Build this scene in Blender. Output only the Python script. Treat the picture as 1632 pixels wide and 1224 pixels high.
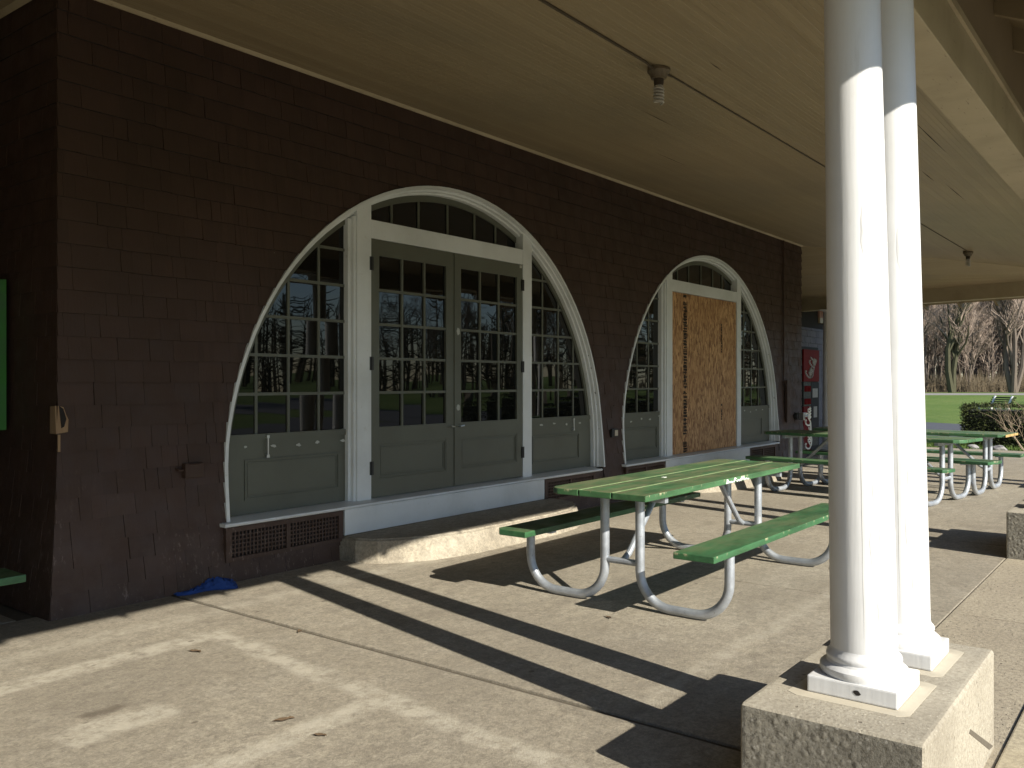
import bpy, bmesh, math, random
from mathutils import Vector, Matrix, noise as mnoise
for o in list(bpy.data.objects): bpy.data.objects.remove(o)
SC = bpy.context.scene
COL = SC.collection
R = math.radians
# ------------------------------------------------------------------ camera, sky, sun, exposure
EYE = 1.5
YAW = R(37.74)
cd = bpy.data.cameras.new('camera'); cam = bpy.data.objects.new('camera', cd); COL.objects.link(cam)
cd.sensor_width = 36; cd.lens = 1390 / 1632 * 36; cd.shift_y = -4 / 1632
cd.clip_start = .05; cd.clip_end = 3000
cam.location = (0, 0, EYE); cam.rotation_euler = (R(90), 0, YAW - R(90))
SC.camera = cam
SUN = Vector((-.2215, -1.0, .572)).normalized()          # towards the sun
EL = math.asin(SUN.z)
w = bpy.data.worlds.new('World'); SC.world = w; w.use_nodes = True
nt = w.node_tree; bg = nt.nodes['Background']
sky = nt.nodes.new('ShaderNodeTexSky'); sky.sky_type = 'NISHITA'; sky.sun_disc = False
sky.sun_elevation = EL; sky.sun_rotation = math.atan2(SUN.x, SUN.y); sky.air_density = 1.0; sky.dust_density = .25; sky.ozone_density = 3.0
nt.links.new(sky.outputs[0], bg.inputs[0]); bg.inputs[1].default_value = .095
sd = bpy.data.lights.new('sun', 'SUN'); sd.energy = 5.0; sd.angle = R(.5); sd.color = (1, .94, .82)
so = bpy.data.objects.new('sun', sd); COL.objects.link(so)
so.rotation_euler = SUN.to_track_quat('Z', 'Y').to_euler(); so.location = (-10, -30, 20)
SC.view_settings.view_transform = 'Standard'; SC.view_settings.look = 'None'
SC.view_settings.gamma = 1; SC.view_settings.exposure = .90
cy = SC.cycles
cy.use_denoising = True; cy.max_bounces = 8; cy.diffuse_bounces = 4; cy.glossy_bounces = 4
cy.use_adaptive_sampling = True; cy.adaptive_threshold = .015
cy.sample_clamp_indirect = 6

# ------------------------------------------------------------------ materials
MATS = {}
class N:
    """small node builder"""
    def __init__(s, name):
        s.m = bpy.data.materials.new(name); s.m.use_nodes = True
        s.t = s.m.node_tree; s.b = s.t.nodes['Principled BSDF']
        MATS[name] = s.m
        s._co = None
    def n(s, typ, **kw):
        x = s.t.nodes.new(typ)
        for k, v in kw.items():
            if k.startswith('_'): setattr(x, k[1:], v)
        return x
    def link(s, a, b): s.t.links.new(a, b)
    def co(s, scale=(1, 1, 1), rnd=False):
        tc = s.n('ShaderNodeTexCoord'); mp = s.n('ShaderNodeMapping')
        mp.inputs['Scale'].default_value = scale
        s.link(tc.outputs['Object'], mp.inputs[0])
        if rnd:
            oi = s.n('ShaderNodeObjectInfo'); ml = s.n('ShaderNodeMath', _operation='MULTIPLY'); ml.inputs[1].default_value = 37
            s.link(oi.outputs['Random'], ml.inputs[0]); s.link(ml.outputs[0], mp.inputs['Location'])
        return mp.outputs[0]
    def noise(s, scale, detail=4, rough=.55, co=None, dist=0):
        x = s.n('ShaderNodeTexNoise'); x.inputs['Scale'].default_value = scale
        x.inputs['Detail'].default_value = detail; x.inputs['Roughness'].default_value = rough
        x.inputs['Distortion'].default_value = dist
        s.link(co or s.co(), x.inputs['Vector']); return x.outputs['Fac']
    def vor(s, scale, co=None, out='Distance', feature='F1'):
        x = s.n('ShaderNodeTexVoronoi', _feature=feature); x.inputs['Scale'].default_value = scale
        s.link(co or s.co(), x.inputs['Vector']); return x.outputs[out]
    def ramp(s, f, lo, hi, a=0., b=1.):
        x = s.n('ShaderNodeMapRange', _interpolation_type='SMOOTHSTEP')
        x.inputs['From Min'].default_value = lo; x.inputs['From Max'].default_value = hi
        x.inputs['To Min'].default_value = a; x.inputs['To Max'].default_value = b
        s.link(f, x.inputs['Value']); return x.outputs[0]
    def math(s, op, a, b=None):
        x = s.n('ShaderNodeMath', _operation=op)
        for i, v in enumerate((a, b)):
            if v is None: continue
            if isinstance(v, (int, float)): x.inputs[i].default_value = v
            else: s.link(v, x.inputs[i])
        return x.outputs[0]
    def mix(s, f, a, b, mode='MIX'):
        x = s.n('ShaderNodeMix', _data_type='RGBA', _blend_type=mode)
        for i, v in ((0, f), (6, a), (7, b)):
            if isinstance(v, (int, float)): x.inputs[i].default_value = v
            elif isinstance(v, tuple): x.inputs[i].default_value = (*v, 1)
            else: s.link(v, x.inputs[i])
        return x.outputs[2]
    def island(s):
        return s.n('ShaderNodeNewGeometry').outputs['Random Per Island']
    def xyz(s, v=None):
        x = s.n('ShaderNodeSeparateXYZ'); s.link(v or s.co(), x.inputs[0]); return x.outputs
    def bump(s, h, strength=.3, dist=.01, prev=None):
        x = s.n('ShaderNodeBump'); x.inputs['Strength'].default_value = strength; x.inputs['Distance'].default_value = dist
        s.link(h, x.inputs['Height'])
        if prev: s.link(prev, x.inputs['Normal'])
        return x.outputs[0]
    def done(s, col, rough=.6, nrm=None, metal=0, spec=.5):
        for key, v in (('Base Color', col), ('Roughness', rough), ('Metallic', metal), ('Specular IOR Level', spec)):
            if isinstance(v, (int, float)): s.b.inputs[key].default_value = v
            elif isinstance(v, tuple): s.b.inputs[key].default_value = (*v, 1)
            else: s.link(v, s.b.inputs[key])
        if nrm: s.link(nrm, s.b.inputs['Normal'])
        return s.m

def paint(name, col, dirt=None, rough=.5, amt=.5, bump=.15, scale=3, rnd=True):
    k = N(name); co = k.co(rnd=rnd)
    d = dirt or tuple(c * .6 for c in col)
    f = k.ramp(k.noise(scale, 5, .6, co), .42, .75, 0, amt)
    c = k.mix(f, col, d)
    c = k.mix(k.ramp(k.noise(scale * 14, 3, .6, co), .5, .8, 0, amt * .5), c, d)
    return k.done(c, rough, k.bump(k.noise(scale * 25, 3, .6, co), bump, .004))

# shingles: brown paint, slight difference from piece to piece, vertical split grain, scuffs
k = N('brown_shingle'); co = k.co((1, 1, 1)); cg = k.co((60, 60, 3))
isl = k.island()
c = k.mix(isl, (.047, .0270, .0188), (.059, .0335, .0238))
c = k.mix(k.ramp(k.noise(1.1, 4, .6, co), .45, .75, 0, .6), c, (.036, .0215, .0140))
z = k.xyz(co)[2]
low = k.ramp(z, .25, 1.15, 1, 0)
c = k.mix(k.math('MULTIPLY', low, k.ramp(k.noise(3.5, 6, .72, co), .35, .65, .1, .5)), c, (.085, .058, .047))  # lower courses lightened in blotches, painting in bounce light off the floor
sc1 = k.ramp(k.noise(34, 5, .72, k.co((1, 1, .35))), .56, .66)
sc2 = k.math('MULTIPLY', k.math('MULTIPLY', sc1, low), k.ramp(k.noise(1.7, 2, .5, co), .45, .62))
c = k.mix(k.math('MULTIPLY', sc2, .6), c, (.20, .155, .13))
c = k.mix(k.math('MULTIPLY', k.ramp(k.vor(5, co), .012, .02, 1, 0), .6), c, (.32, .28, .25))
b1 = k.bump(k.noise(1, 4, .6, cg), .5, .004)
b2 = k.bump(k.noise(70, 3, .6, co), .25, .003, b1)
k.done(c, k.ramp(k.noise(6, 3, .5, co), .3, .7, .5, .68), b2, spec=.32)
k = N('dark_butt'); k.done(k.mix(k.ramp(k.noise(14, 4, .7), .60, .70), (.012, .008, .006), (.10, .08, .068)), .9)  # near-black bottom edges of the shingles with sparse paler flecks
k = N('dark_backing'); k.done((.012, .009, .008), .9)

# porch ceiling: narrow tongue-and-groove boards running along the wall
def beadboard(name, axis):
    k = N(name); co = k.co(); X = k.xyz(co)
    u = X[1] if axis == 'y' else X[0]
    fr = k.math('FRACT', k.math('DIVIDE', u, .085))
    gr = k.math('MAXIMUM', k.ramp(fr, .0, .07, 1, 0), k.math('MULTIPLY', k.ramp(k.math('ABSOLUTE', k.math('SUBTRACT', fr, .5)), .0, .045, 1, 0), .6))
    bid = k.n('ShaderNodeTexWhiteNoise', _noise_dimensions='1D'); k.link(k.math('FLOOR', k.math('DIVIDE', u, .085)), bid.inputs['W'])
    c = k.mix(bid.outputs[0], (.295, .232, .138), (.335, .268, .164))
    c = k.mix(k.ramp(k.noise(.55, 4, .6, co), .4, .72, 0, .65), c, (.225, .187, .12))
    st = k.co((.5, 14, 14) if axis == 'y' else (14, .5, 14))
    c = k.mix(k.ramp(k.noise(1.2, 4, .6, st), .48, .75, 0, .45), c, (.22, .17, .10))
    c = k.mix(k.math('MULTIPLY', gr, .42), c, (.15, .115, .065))
    cr = k.math('MULTIPLY', k.ramp(k.noise(.9, 2, .5, st), .70, .74), gr)
    c = k.mix(cr, c, (.02, .015, .01))
    h = k.math('SUBTRACT', 1, gr)
    k.done(c, .45, k.bump(k.noise(3, 3, .5, st), .12, .004, k.bump(h, .55, .006)))
beadboard('ceiling_boards', 'y'); beadboard('ceiling_boards_end', 'x')
k = N('cream_trim'); co = k.co()
c = k.mix(k.ramp(k.noise(1.3, 5, .65, co), .35, .75), (.40, .335, .22), (.29, .235, .145))
c = k.mix(k.ramp(k.noise(9, 4, .7, k.co((1, 6, 6))), .64, .70, 0, .8), c, (.14, .10, .06))
k.done(c, .5, k.bump(k.noise(20, 4, .6, co), .25, .005))
k = N('rafter_paint'); co = k.co()
c = k.mix(k.noise(2, 5, .6, co), (.26, .205, .12), (.17, .125, .07))
k.done(c, .6, k.bump(k.noise(30, 4, .6, co), .25, .005))
# white paint on joinery, columns
k = N('white_paint'); co = k.co()
c = k.mix(k.ramp(k.noise(2.2, 5, .6, co), .35, .8), (.66, .685, .685), (.54, .56, .55))
c = k.mix(k.ramp(k.noise(16, 5, .7, co), .62, .74, 0, .55), c, (.40, .38, .32))
k.done(c, .42, k.bump(k.noise(40, 3, .6, k.co((1, 1, .15))), .2, .003))
k = N('column_paint'); co = k.co(rnd=True); X = k.xyz(co)
gr = k.noise(14, 5, .62, k.co((1, 1, .05), rnd=True))
c = k.mix(k.ramp(k.noise(1.6, 5, .6, co), .35, .75), (.64, .64, .64), (.55, .55, .545))
c = k.mix(k.ramp(k.noise(9, 6, .75, k.co((1.5, 1.5, .25), rnd=True)), .58, .72, 0, .35), c, (.50, .48, .44))
ck = k.ramp(k.noise(7, 4, .75, k.co((2.4, 2.4, .09), rnd=True)), .705, .72)
low = k.ramp(k.xyz(k.co())[2], .3, 1.9, 1, .15)
ckm = k.math('MULTIPLY', ck, low)
c = k.mix(k.math('MULTIPLY', ckm, .55), c, (.42, .40, .37))
b1 = k.bump(gr, .28, .007); b2 = k.bump(k.math('SUBTRACT', 1, ckm), .5, .004, b1)
k.done(c, .40, b2)
k = N('olive_paint'); co = k.co()
c = k.mix(k.ramp(k.noise(1.5, 5, .6, co), .3, .75), (.105, .110, .084), (.084, .086, .064))
c = k.mix(k.ramp(k.noise(22, 4, .7, co), .68, .76, 0, .5), c, (.15, .15, .13))
k.done(c, .42, k.bump(k.noise(35, 3, .6, k.co((1, 1, .2))), .15, .003))
# window glass: dark room behind, old rippled panes
k = N('window_glass'); co = k.co()
wv = k.noise(1.5, 1, .4, k.co((1.6, 1, .55)))
k.b.inputs['IOR'].default_value = 1.45
k.done((.0035, .0038, .0035), .012, k.bump(wv, .19, .012), spec=.5)
k = N('crack_grey'); k.done((.30, .29, .27), .8)
k = N('black_metal'); k.done((.012, .012, .012), .45)
k = N('patch_filler'); k.done(k.mix(k.noise(40, 3), (.55, .56, .52), (.30, .31, .28)), .8)
k = N('steel'); k.done((.55, .56, .56), .3, metal=1)
# oriented strand board
k = N('strand_board'); tot = None; c = (.42, .225, .095)
for i, (rot, sc) in enumerate(((0.05, 1), (-.35, 1.1), (.45, .95), (.12, 1.3))):
    tc = k.n('ShaderNodeTexCoord'); mp = k.n('ShaderNodeMapping'); mp.inputs['Rotation'].default_value = (0, rot, 0)
    mp.inputs['Scale'].default_value = (34 * sc, 1, 10 * sc); mp.inputs['Location'].default_value = (i * 7.3, 0, i * 3.1)
    k.link(tc.outputs['Object'], mp.inputs[0])
    v = k.n('ShaderNodeTexVoronoi', _voronoi_dimensions='3D'); v.inputs['Scale'].default_value = 1; v.inputs['Randomness'].default_value = 1
    k.link(mp.outputs[0], v.inputs['Vector'])
    g = k.xyz(v.outputs['Color'])
    pick = k.math('GREATER_THAN', g[0], .55 if i else -1)
    cc = k.mix(g[1], (.17, .07, .024), (.60, .36, .165))
    c = k.mix(pick, c, cc); tot = g[2] if tot is None else k.math('ADD', k.math('MULTIPLY', tot, .5), g[2])
c = k.mix(k.ramp(k.noise(1.4, 3), .4, .7, 0, .4), c, (.34, .17, .065))
dk = k.ramp(k.noise(1, 3, .6, k.co((70, 1, 16))), .71, .73)
c = k.mix(dk, c, (.05, .022, .01))
k.done(c, .75, k.bump(tot, .3, .003))
k = N('ink'); k.done((.03, .02, .014), .8)
# concrete
k = N('porch_concrete'); co = k.co(); X = k.xyz(co)
c = k.mix(k.ramp(k.noise(.55, 6, .62, co), .3, .72), (.465, .412, .318), (.325, .286, .221))
c = k.mix(k.ramp(k.noise(2.6, 6, .7, co), .45, .72, 0, .6), c, (.48, .435, .35))
c = k.mix(k.ramp(k.noise(1.3, 5, .7, k.co((1, 2.2, 1))), .54, .70, 0, .7), c, (.255, .225, .178))
c = k.mix(k.ramp(k.noise(11, 5, .72, co), .38, .60, .45, 0), c, (.235, .208, .165))
c = k.mix(k.math('MULTIPLY', k.ramp(k.noise(.8, 6, .72, k.co((1, 1.5, 1)), 1.0), .52, .66), .5), c, (.21, .18, .138))
c = k.mix(k.ramp(k.noise(19, 6, .8, co), .40, .50, .5, 0), c, (.19, .165, .128))
c = k.mix(k.ramp(k.noise(48, 5, .75, co), .30, .70), k.mix(.62, c, (.16, .14, .11)), c)
c = k.mix(k.ramp(k.vor(95, co), .10, .22, .55, 0), c, (.50, .46, .38))
c = k.mix(k.ramp(k.noise(130, 3, .7, co), .60, .68, 0, .6), c, (.11, .092, .07))
wob = k.math('MULTIPLY', k.math('SUBTRACT', k.noise(3.2, 5, .7, co), .5), .16)
xs = k.math('ADD', X[0], wob); ys = k.math('ADD', X[1], k.math('MULTIPLY', wob, 1.0))
def rect(x0, x1, y0, y1, e=.035, skew=0):
    xx = k.math('SUBTRACT', xs, k.math('MULTIPLY', k.math('SUBTRACT', ys, 3.0), skew)) if skew else xs
    a = k.math('MULTIPLY', k.ramp(xx, x0 - e, x0 + e), k.ramp(xx, x1 - e, x1 + e, 1, 0))
    b = k.math('MULTIPLY', k.ramp(ys, y0 - e, y0 + e), k.ramp(ys, y1 - e, y1 + e, 1, 0))
    return k.math('MULTIPLY', a, b)
bands = None
for r_ in ((-1.5, 3.02, 4.48, 4.66), (-1.5, 2.9, 2.93, 3.07), (1.72, 2.2, 3.6, 3.83)):
    q = rect(*r_); bands = q if bands is None else k.math('MAXIMUM', bands, q)
bands = k.math('MAXIMUM', bands, rect(2.82, 2.96, 1.7, 4.62, .04, .085))
bands = k.math('MAXIMUM', bands, k.math('MULTIPLY', rect(1.6, 6, 4.95, 5.12, .06), .55))
bands = k.math('MAXIMUM', bands, k.math('MULTIPLY', rect(3.6, 9.2, 1.95, 2.05, .05), .5))
fill = k.ramp(k.noise(7, 6, .75, co), .34, .60)
c = k.mix(k.math('MULTIPLY', k.math('MULTIPLY', bands, fill), .62), c, (.56, .515, .42))
dk = k.math('MAXIMUM', rect(1.90, 2.12, 3.88, 3.95, .03), k.ramp(k.vor(2.3, k.co((1, 1.6, 1))), .035, .06, 1, 0))
c = k.mix(k.math('MULTIPLY', dk, .65), c, (.10, .078, .058))
ru = k.ramp(k.vor(.95, k.co((1.3, .8, 1))), .018, .05, 1, 0)
c = k.mix(k.math('MULTIPLY', ru, k.ramp(k.noise(22, 4, .7), .4, .6, 0, .7)), c, (.40, .21, .08))
ln = k.ramp(k.noise(.9, 3, .6, k.co((1, 1.6, 1)), 1.2), .495, .505)   # hairline cracks
edge = k.math('MULTIPLY', k.math('SUBTRACT', 1, k.math('ABSOLUTE', k.math('SUBTRACT', k.math('MULTIPLY', ln, 2), 1))), .16)
c = k.mix(k.math('MULTIPLY', edge, 1.0), c, (.10, .085, .065))
b1 = k.bump(k.noise(85, 6, .8, co), .75, .010); b2 = k.bump(k.noise(7, 4, .6, co), .22, .02, b1)
k.done(c, .85, b2, spec=.3)
k = N('exposed_aggregate'); co = k.co()
c = k.mix(k.ramp(k.noise(.9, 6, .65, co), .35, .7), (.43, .375, .28), (.32, .275, .205))
c = k.mix(k.ramp(k.noise(38, 5, .75, co), .36, .62, .6, 0), c, (.17, .145, .11))
c = k.mix(k.ramp(k.vor(70, co), .10, .22, .6, 0), c, (.48, .44, .36))
pit = k.math('MULTIPLY', k.ramp(k.noise(26, 4, .68, k.co((1, 1.8, 1))), .60, .66), k.ramp(k.noise(2.4, 4, .6, co), .38, .56))
c = k.mix(k.math('MULTIPLY', pit, .8), c, (.06, .048, .036))
h = k.math('SUBTRACT', k.noise(60, 5, .75, co), k.math('MULTIPLY', pit, .9))
k.done(c, .9, k.bump(h, .55, .012), spec=.25)
k = N('block_concrete'); co = k.co(rnd=True)
c = k.mix(k.ramp(k.noise(1.6, 5, .65, co), .35, .7), (.39, .355, .285), (.29, .26, .205))
c = k.mix(k.ramp(k.noise(55, 4, .75, co), .3, .62), k.mix(.5, c, (.16, .135, .1)), c)
c = k.mix(k.ramp(k.vor(40, co), .05, .16, .8, 0), c, (.56, .52, .43))
pit = k.ramp(k.vor(11, co), .06, .09, 1, 0)
c = k.mix(k.math('MULTIPLY', pit, .6), c, (.11, .09, .065))
h = k.math('SUBTRACT', k.math('ADD', k.noise(60, 5, .75, co), k.math('MULTIPLY', k.math('MULTIPLY', k.ramp(k.vor(58, co), .1, .45), k.ramp(k.noise(5, 4, .6, co), .4, .65)), -.35)), k.math('MULTIPLY', pit, .7))
nz = k.xyz(k.n('ShaderNodeNewGeometry').outputs['Normal'])[2]
h = k.math('MULTIPLY', h, k.ramp(nz, .3, .9, 1, .35))
k.done(c, .9, k.bump(h, .75, .010), spec=.25)
k = N('rough_shaded_face'); co = k.co(rnd=True)  # rough aggregate, its grey darkened to paint in the shade on this side
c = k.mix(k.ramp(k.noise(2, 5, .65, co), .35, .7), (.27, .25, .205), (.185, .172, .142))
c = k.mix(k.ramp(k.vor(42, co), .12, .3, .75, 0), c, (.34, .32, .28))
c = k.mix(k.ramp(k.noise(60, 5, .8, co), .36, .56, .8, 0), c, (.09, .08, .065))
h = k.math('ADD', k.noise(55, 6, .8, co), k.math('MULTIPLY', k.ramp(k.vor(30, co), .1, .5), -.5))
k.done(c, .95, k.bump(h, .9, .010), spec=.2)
k = N('pale_concrete'); co = k.co(); c = k.mix(k.ramp(k.noise(1.4, 6, .7, co), .35, .68), (.47, .41, .29), (.34, .29, .20)); c = k.mix(k.ramp(k.noise(45, 5, .75, co), .35, .6, .6, 0), c, (.2, .17, .12)); k.done(c, .9, k.bump(k.noise(60, 5, .75, co), .4, .008))
k = N('pale_mortar'); k.done(k.mix(k.noise(20, 5, .7), (.50, .45, .355), (.40, .36, .28)), .9)
k = N('joint_dirt'); k.done(k.mix(k.noise(30, 4), (.06, .05, .036), (.13, .11, .08)), .95)
# peeling green paint on benches
def green(name, top, WEAR):
    k = N(name); co = k.co(rnd=True)
    g = k.n('ShaderNodeNewGeometry'); nz = k.xyz(g.outputs['Normal'])[2]
    up = k.ramp(nz, .5, .9)
    z = k.xyz(k.co())[2]
    c = k.mix(k.ramp(k.noise(3.2, 6, .68, k.co((.5, 2.2, 3), rnd=True)), .36, .66), top, tuple(v * .55 for v in top))
    w0 = k.ramp(k.noise(1.5, 3, .6, k.co((.8, 1.6, 2), rnd=True)), .30, .52)
    w1 = k.math('MULTIPLY', k.ramp(k.noise(5.5, 8, .75, k.co((.55, 1.8, 2), rnd=True)), .36, .60), w0)
    c = k.mix(k.math('MULTIPLY', k.math('MULTIPLY', w1, up), WEAR), c, (.150, .160, .085))
    w2 = k.ramp(k.noise(16, 7, .8, k.co((.3, 1.5, 1), rnd=True)), .54, .66)
    c = k.mix(k.math('MULTIPLY', k.math('MULTIPLY', w2, up), .55), c, (.035, .050, .024))
    fl = k.ramp(k.noise(15, 6, .76, k.co((.5, 1.2, 1), rnd=True)), .655, .675)
    c = k.mix(k.math('MULTIPLY', k.math('MULTIPLY', fl, up), .65), c, (.33, .33, .20))
    top_e = k.math('MAXIMUM', k.ramp(z, .778, .797), k.math('MULTIPLY', k.ramp(z, .458, .477), k.ramp(z, .49, .52, 1, 0)))
    chip = k.math('MULTIPLY', k.math('MULTIPLY', top_e, k.math('SUBTRACT', 1, up)), k.ramp(k.noise(7, 6, .75, k.co((1, 1, .3), rnd=True)), .56, .61))
    c = k.mix(k.math('MULTIPLY', chip, .9), c, (.36, .34, .21))
    low_c = k.math('MULTIPLY', k.math('SUBTRACT', 1, up), k.ramp(k.noise(10, 5, .7, k.co((.6, 1, .6), rnd=True)), .67, .69))
    c = k.mix(low_c, c, (.44, .33, .17))
    k.done(c, k.ramp(k.noise(5, 3, .5, co), .3, .7, .4, .62), k.bump(k.math('ADD', k.noise(12, 4, .6, k.co((.3, 3, 3), rnd=True)), k.math('MULTIPLY', fl, -.5)), .3, .004))
green('green_paint', (.058, .150, .062), .9); green('seat_paint', (.040, .130, .052), .45)
k = N('bare_plank_end'); k.done(k.mix(k.noise(40, 4, .6), (.50, .33, .13), (.34, .2, .075)), .8)
k = N('seam_paint'); k.done(k.mix(k.ramp(k.noise(14, 4, .7), .4, .6), (.16, .26, .11), (.26, .32, .17)), .7)
k = N('galvanised'); co = k.co(rnd=True)
c = k.mix(k.ramp(k.noise(6, 5, .65, co), .3, .7), (.47, .50, .54), (.31, .335, .37))
c = k.mix(k.ramp(k.noise(26, 4, .7, co), .62, .7, 0, .6), c, (.22, .22, .22))
k.done(c, k.ramp(k.noise(11, 3, .5, co), .3, .7, .34, .55), k.bump(k.noise(60, 3, .6, co), .1, .003), metal=.55)
k = N('white_mark'); k.done((.75, .78, .72), .6)
k = N('red_panel'); k.done(k.mix(k.noise(5, 4), (.13, .005, .006), (.09, .004, .005)), .6, spec=.12)
k = N('black_plastic'); k.done(k.mix(k.noise(8, 3), (.006, .006, .008), (.012, .012, .015)), .6, spec=.25)
k = N('can_display'); k.done(k.mix(k.ramp(k.noise(30, 2), .4, .6), (.05, .06, .058), (.02, .022, .024)), .5, spec=.3)
k = N('grey_plastic'); k.done(k.mix(k.noise(12, 3), (.30, .31, .31), (.14, .145, .15)), .5)
k = N('blue_cloth'); k.done(k.mix(k.noise(9, 4), (.020, .075, .30), (.009, .032, .15)), .85, k.bump(k.noise(60, 3), .3, .003))
k = N('raw_wood'); k.done(k.mix(k.noise(3, 4, .6, k.co((8, 8, 1))), (.33, .23, .125), (.17, .09, .05)), .8)
k = N('sign_green'); co = k.co(); X = k.xyz(co)
c = k.mix(k.ramp(k.noise(4, 5, .6, co), .35, .7), (.045, .20, .035), (.06, .15, .065))
k.done(c, .35)
k = N('sign_photo'); co = k.co(); c = k.mix(k.ramp(k.noise(5, 5, .65, co), .35, .65), (.10, .10, .075), (.33, .34, .28)); k.done(c, .35)
k = N('sign_lime'); k.done(k.mix(k.noise(3, 3), (.13, .33, .02), (.09, .26, .03)), .35)
k = N('bulb_glass'); k.done((.36, .345, .30), .3)
k = N('porcelain'); k.done(k.mix(k.noise(12, 5, .7), (.19, .15, .09), (.05, .038, .024)), .6)
k = N('wire_cover'); k.done((.06, .045, .026), .6)
k = N('cobweb'); k.done((.05, .038, .025), .95)
# ground and plants
k = N('grass_lawn'); co = k.co()
c = k.mix(k.ramp(k.noise(.12, 6, .72, co), .38, .62), (.105, .165, .036), (.145, .195, .052))
c = k.mix(k.ramp(k.noise(2.2, 6, .75, co), .4, .72, 0, .6), c, (.05, .095, .016))
c = k.mix(k.ramp(k.noise(.5, 4, .6, k.co((.25, 1, 1))), .60, .74, 0, .7), c, (.17, .19, .06))
k.done(c, .95, k.bump(k.noise(18, 5, .8, co), .7, .06), spec=.15)
k = N('asphalt'); co = k.co()
c = k.mix(k.noise(.6, 5, .6, co), (.045, .047, .056), (.068, .07, .08))
c = k.mix(k.ramp(k.noise(120, 3, .7, co), .5, .75), c, (.10, .10, .105))
k.done(c, .9, k.bump(k.noise(150, 3, .7, co), .4, .006))
k = N('road_gravel'); k.done(k.mix(k.noise(.4, 5), (.20, .185, .175), (.27, .25, .23)), .95)
def bark(name, a, b):
    k = N(name); co = k.co((1, 1, .25), rnd=True)
    k.done(k.mix(k.noise(7, 5, .7, co), a, b), .95, k.bump(k.noise(18, 5, .7, co), .7, .03), spec=.15)
bark('bark', (.20, .165, .135), (.07, .056, .046)); bark('mossy_bark', (.11, .108, .065), (.03, .028, .02))
k = N('twigs'); k.done(k.mix(k.island(), (.34, .265, .21), (.215, .172, .143)), .9, spec=.15)
k = N('woods_bark'); k.done(k.mix(k.island(), (.19, .155, .13), (.05, .042, .035)), .9, spec=.15)
k = N('brush'); k.done(k.mix(k.island(), (.155, .122, .08), (.085, .07, .048)), .9, spec=.15)
k = N('leaf_litter'); k.done(k.mix(k.ramp(k.noise(1.2, 5, .7), .35, .7), (.13, .10, .065), (.22, .17, .11)), .95)
k = N('yew_leaf'); k.done(k.mix(k.island(), (.010, .018, .006), (.070, .085, .018)), .7, spec=.25)
k = N('yew_core'); k.done((.008, .010, .005), .95)
k = N('pale_twig'); k.done(k.mix(k.noise(9), (.34, .27, .19), (.20, .15, .10)), .8)
k = N('grass_blade'); k.done(k.mix(k.island(), (.05, .10, .018), (.11, .15, .04)), .8, spec=.2)
k = N('dry_leaf'); k.done((.10, .065, .035), .9)
k = N('rock'); k.done(k.mix(k.noise(3, 5), (.34, .33, .33), (.22, .21, .21)), .9)
k = N('pale_shingle'); k.done(k.mix(k.island(), (.090, .080, .088), (.125, .112, .118)), .7, k.bump(k.noise(40, 3, .6, k.co((3, 3, .3))), .3, .004))
k = N('pink_brick'); k.done(k.mix(k.noise(9, 4), (.36, .20, .15), (.28, .15, .115)), .8)
k = N('roof_felt'); k.done(k.mix(k.noise(2, 4), (.05, .045, .04), (.08, .07, .065)), .9)

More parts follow.
